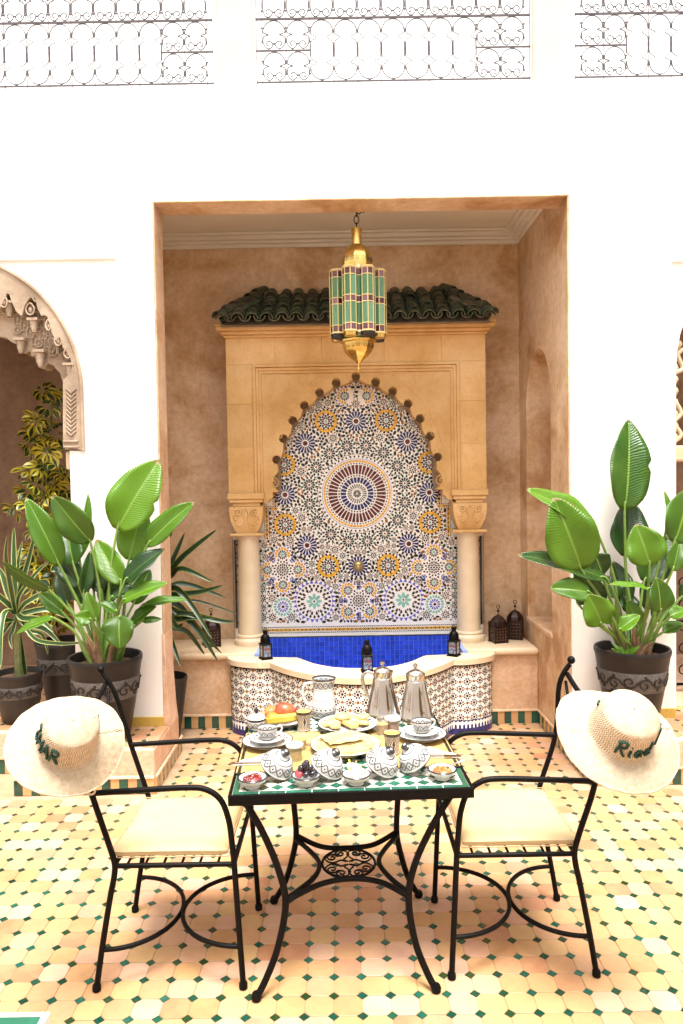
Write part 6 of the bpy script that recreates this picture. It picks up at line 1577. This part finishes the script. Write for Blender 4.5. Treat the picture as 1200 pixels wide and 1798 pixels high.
# ---- glasses with juice
GLM = ink_mat('goblet pattern', [(.014, .072, 5, 'leaf')], [(.0, .004), (.0735, .080), (.010, .0115)], base_=(.50, .42, .33))
JUI = M('orange juice', (.52, .32, .06), (.57, .38, .1), 30, .25)
for (u, v, lab) in ((534, 1283, 'patterned ceramic tumbler of juice next to the fruit plate'), (689, 1324, 'patterned ceramic tumbler of juice next to the pancake plate')):
    g = thing('tumbler', lab, 'tumbler', tabloc(u, v, .003), .5, 'patterned juice tumblers')
    MB().lathe([(.029, 0), (.030, .006), (.027, .018), (.029, .045), (.034, .072), (.0365, .084), (.0340, .0845), (.031, .070), (.026, .045), (.001, .04)], 32).build('cup', GLM, g, 50)
    MB().lathe([(.001, .0795), (.0325, .079)], 24).build('juice', JUI, g, 50)
    MB().lathe([(.0362, .0805), (.0372, .083), (.0362, .0855), (.034, .0856)], 32, cap=False).build('rim_line', BLK, g, 50)
# ---- glass jars with printed lids
t_ = NT('jar glass'); JG = t_.set(Base_Color=(.92, .92, .88), Roughness=.04, Transmission_Weight=.9, IOR=1.3)
HON = M('honey yellow', (.70, .45, .05), (.76, .56, .12), 14, .3); FOIL = M('white foil lid', (.60, .60, .60), (.66, .65, .64), 30, .3, .3, 60, .002); BLI = M('blue print', (.03, .05, .45), None, 1, .4); PNK = M('yoghurt label', (.62, .25, .22), (.75, .60, .50), 30, .5)
for (u, v, lab, hh, fillm) in ((518, 1335, 'glass jar of yellow yoghurt with white foil lid', .060, HON), (690, 1285, 'glass jar with pink label and white foil lid near the jugs', .058, PNK)):
    g = thing('yoghurt_jar', lab, 'jar', tabloc(u, v, .003), .2, 'glass yoghurt jars')
    MB().lathe([(.026, 0), (.028, .004), (.029, hh*.8), (.030, hh), (.0285, hh), (.0275, hh*.8), (.0265, .005), (.001, .004)], 28).build('jar', JG, g, 50)
    MB().lathe([(.001, .0055), (.0255, .0055), (.0268, hh*.62), (.001, hh*.64)], 24).build('contents', fillm, g, 50)
    MB().lathe([(.034, hh-.006), (.0345, hh+.001), (.033, hh+.003), (.001, hh+.003)], 24, wob=lambda a, z_: 1+.025*sin(12*a)).build('foil_lid', FOIL, g, 40)
    for k in range(3): MB().box(-.012+.008*k, -.008+.010*k, -.012+.004*k, .014-.004*k, hh+.0032, hh+.0036).build('lid_print', BLI, g, 0)
# ---- round bread
brd = thing('bread', 'round brown flatbread half hidden under the pancake plate', 'bread', tabloc(548, 1302, .003)); BRD = M('bread crust', (.36, .19, .08), (.46, .28, .14), 16, .75, .5, 40, .004)
pancake(brd, (0, 0, 0), .062, .055, .4, .012, 9, 'loaf', BRD)
gj = thing('juice_glass', 'small clear glass behind the yoghurt jar', 'glass', tabloc(527, 1316, .003)); MB().lathe([(.024, 0), (.026, .03), (.029, .062), (.0275, .062), (.0245, .03), (.022, .005), (.001, .005)], 24).build('glass', JG, gj, 50)
MB().lathe([(.001, .006), (.0222, .006), (.0255, .040), (.001, .040)], 20).build('juice', HON, gj, 50)
gj2 = thing('juice_glass', 'small glass of amber drink left of the pink-labelled jar', 'glass', tabloc(672, 1290, .003)); MB().lathe([(.024, 0), (.026, .03), (.029, .066), (.0275, .066), (.0245, .03), (.022, .005), (.001, .005)], 24).build('glass', JG, gj2, 50)
MB().lathe([(.001, .006), (.0222, .006), (.0255, .045), (.001, .045)], 20).build('juice', M('amber drink', (.45, .24, .05), (.55, .32, .08), 10, .3), gj2, 50)
# ---- ceramic pitcher
PITM = ink_mat('pitcher pattern', [(.012, .034, 12, 'dia'), (.040, .052, 16, 'dot'), (.140, .172, 12, 'dia'), (.085, .092, 30, 'dot')], [(.0, .006), (.035, .0372), (.0545, .056), (.132, .1335), (.176, .186)])
pi_ = thing('ceramic_pitcher', 'white ceramic pitcher with black lattice bands at the back of the table', 'pitcher', tabloc(569, 1259, .0), 0)
MB().lathe([(.047, 0), (.052, .006), (.056, .03), (.0545, .06), (.050, .10), (.046, .135), (.048, .165), (.052, .185), (.0495, .186), (.044, .165), (.042, .135), (.001, .12)], 40, wob=lambda a, z_: 1+(.16*max(0, cos(a+.0))**6*(z_-.14)/.045 if z_ > .14 else 0)).build('body', PITM, pi_, 50)
MB().tube(crom([(-.048, 0, .160), (-.085, 0, .155), (-.096, 0, .11), (-.080, 0, .065), (-.053, 0, .055)], 6), .0065, 8).build('handle', CER, pi_, 60)
# ---- steel jugs
t_ = NT('brushed steel'); sx2 = t_.n('ShaderNodeSeparateXYZ'); t_.l(t_.co(), sx2.inputs[0]); an = t_.m('ARCTAN2', sx2.outputs[1], sx2.outputs[0])
JST = t_.set(Base_Color=(.54, .52, .49), Metallic=1.0, Roughness=t_.m('MULTIPLY_ADD', t_.noise(90, 3), .06, .07))
for (u, v, lab, rz) in ((673, 1262, 'steel thermos jug at the back of the table, its handle to the left', 0), (731, 1268, 'steel thermos jug at the back right of the table', -pi/2-.1)):
    j = thing('steel_jug', lab, 'jug', tabloc(u, v), rz, 'steel thermos jugs'); j.scale = (1.13, 1.13, .97)
    MB().lathe([(.066, 0), (.069, .006), (.070, .020), (.068, .034), (.066, .038), (.058, .085), (.046, .145), (.039, .190), (.036, .200), (.0355, .2005)], 48).build('body', JST, j, 50)
    MB().lathe([(.0365, .199), (.038, .206), (.039, .228), (.036, .229), (.034, .21)], 32, wob=lambda a, z_: 1+.16*max(0, cos(a))**4*max(0, (z_-.2)/.03)).build('collar', STEEL, j, 50)
    MB().lathe([(.034, .222), (.030, .236), (.016, .246), (.001, .249)], 24).build('lid', STEEL, j, 50)
    MB().lathe([(.005, .246), (.005, .254), (.010, .262), (.009, .272), (.001, .277)], 14).build('lid_knob', STEEL, j, 50)
    MB().tube(crom([(-.034, 0, .215), (-.060, 0, .225), (-.080, 0, .205), (-.078, 0, .165), (-.064, 0, .120), (-.052, 0, .098)], 6), [.0075]*31, 8).build('handle', STEEL, j, 60)
    MB().lathe([(.0705, .034), (.0708, .036), (.069, .039)], 48, cap=False).build('seam', STEEL, j, 50)
# ---- napkins and cutlery
NAP = M('white napkin', (.62, .61, .59), (.68, .67, .65), 20, .85, .3, 60, .002)
for (u, v, rz, lab) in ((452, 1340, .05, 'folded white napkin with cutlery at the left of the table'), (770, 1328, -.06, 'folded white napkin with cutlery at the right of the table')):
    n_ = thing('napkin', lab, 'napkin', tabloc(u, v, .0035), rz, 'folded napkins')
    b = MB(); sgn_ = 1 if u < 600 else -1
    b.prism([(-.09*sgn_, -.030, 0), (.085*sgn_, -.028, 0), (.090*sgn_, .025, 0), (.045*sgn_ if u < 600 else -.045, .052, 0), (-.06*sgn_, .020, 0)], (0, 0, .005)); b.build('napkin', NAP, n_, 0, bevel=.0015)
    b = MB().prism([(-.02*sgn_, .0, .0055), (.07*sgn_, .0, .0055), (.055*sgn_, .045, .0055), (.03*sgn_, .05, .0055)], (0, 0, .012)); b.build('folded_corner', NAP, n_, 0, bevel=.002)
    for k, (nm, lab2) in enumerate((('knife', 'steel knife'), ('fork', 'steel fork'))):
        c = thing(nm, lab2+(' on the left napkin' if u < 600 else ' on the right napkin'), nm, tabloc(u, v, .0095)+Vector((0, -.012-.014*k, 0)), rz, 'cutlery on the napkins')
        m_ = MB().box(-.10, .02, -.003, .003, 0, .0022)
        if nm == 'knife': m_.prism([(.02, -.006, .0004), (.085, -.006, .0004), (.10, .002, .0004), (.02, .005, .0004)], (0, 0, .0014)); m_.build('knife', STEEL, c, 0)
        else:
            m_.box(.02, .05, -.008, .008, .0003, .0020)
            for q in range(4): m_.box(.05, .085, -.0075+.0042*q, -.0050+.0042*q, .0003, .0018)
            m_.build('fork', STEEL, c, 0)
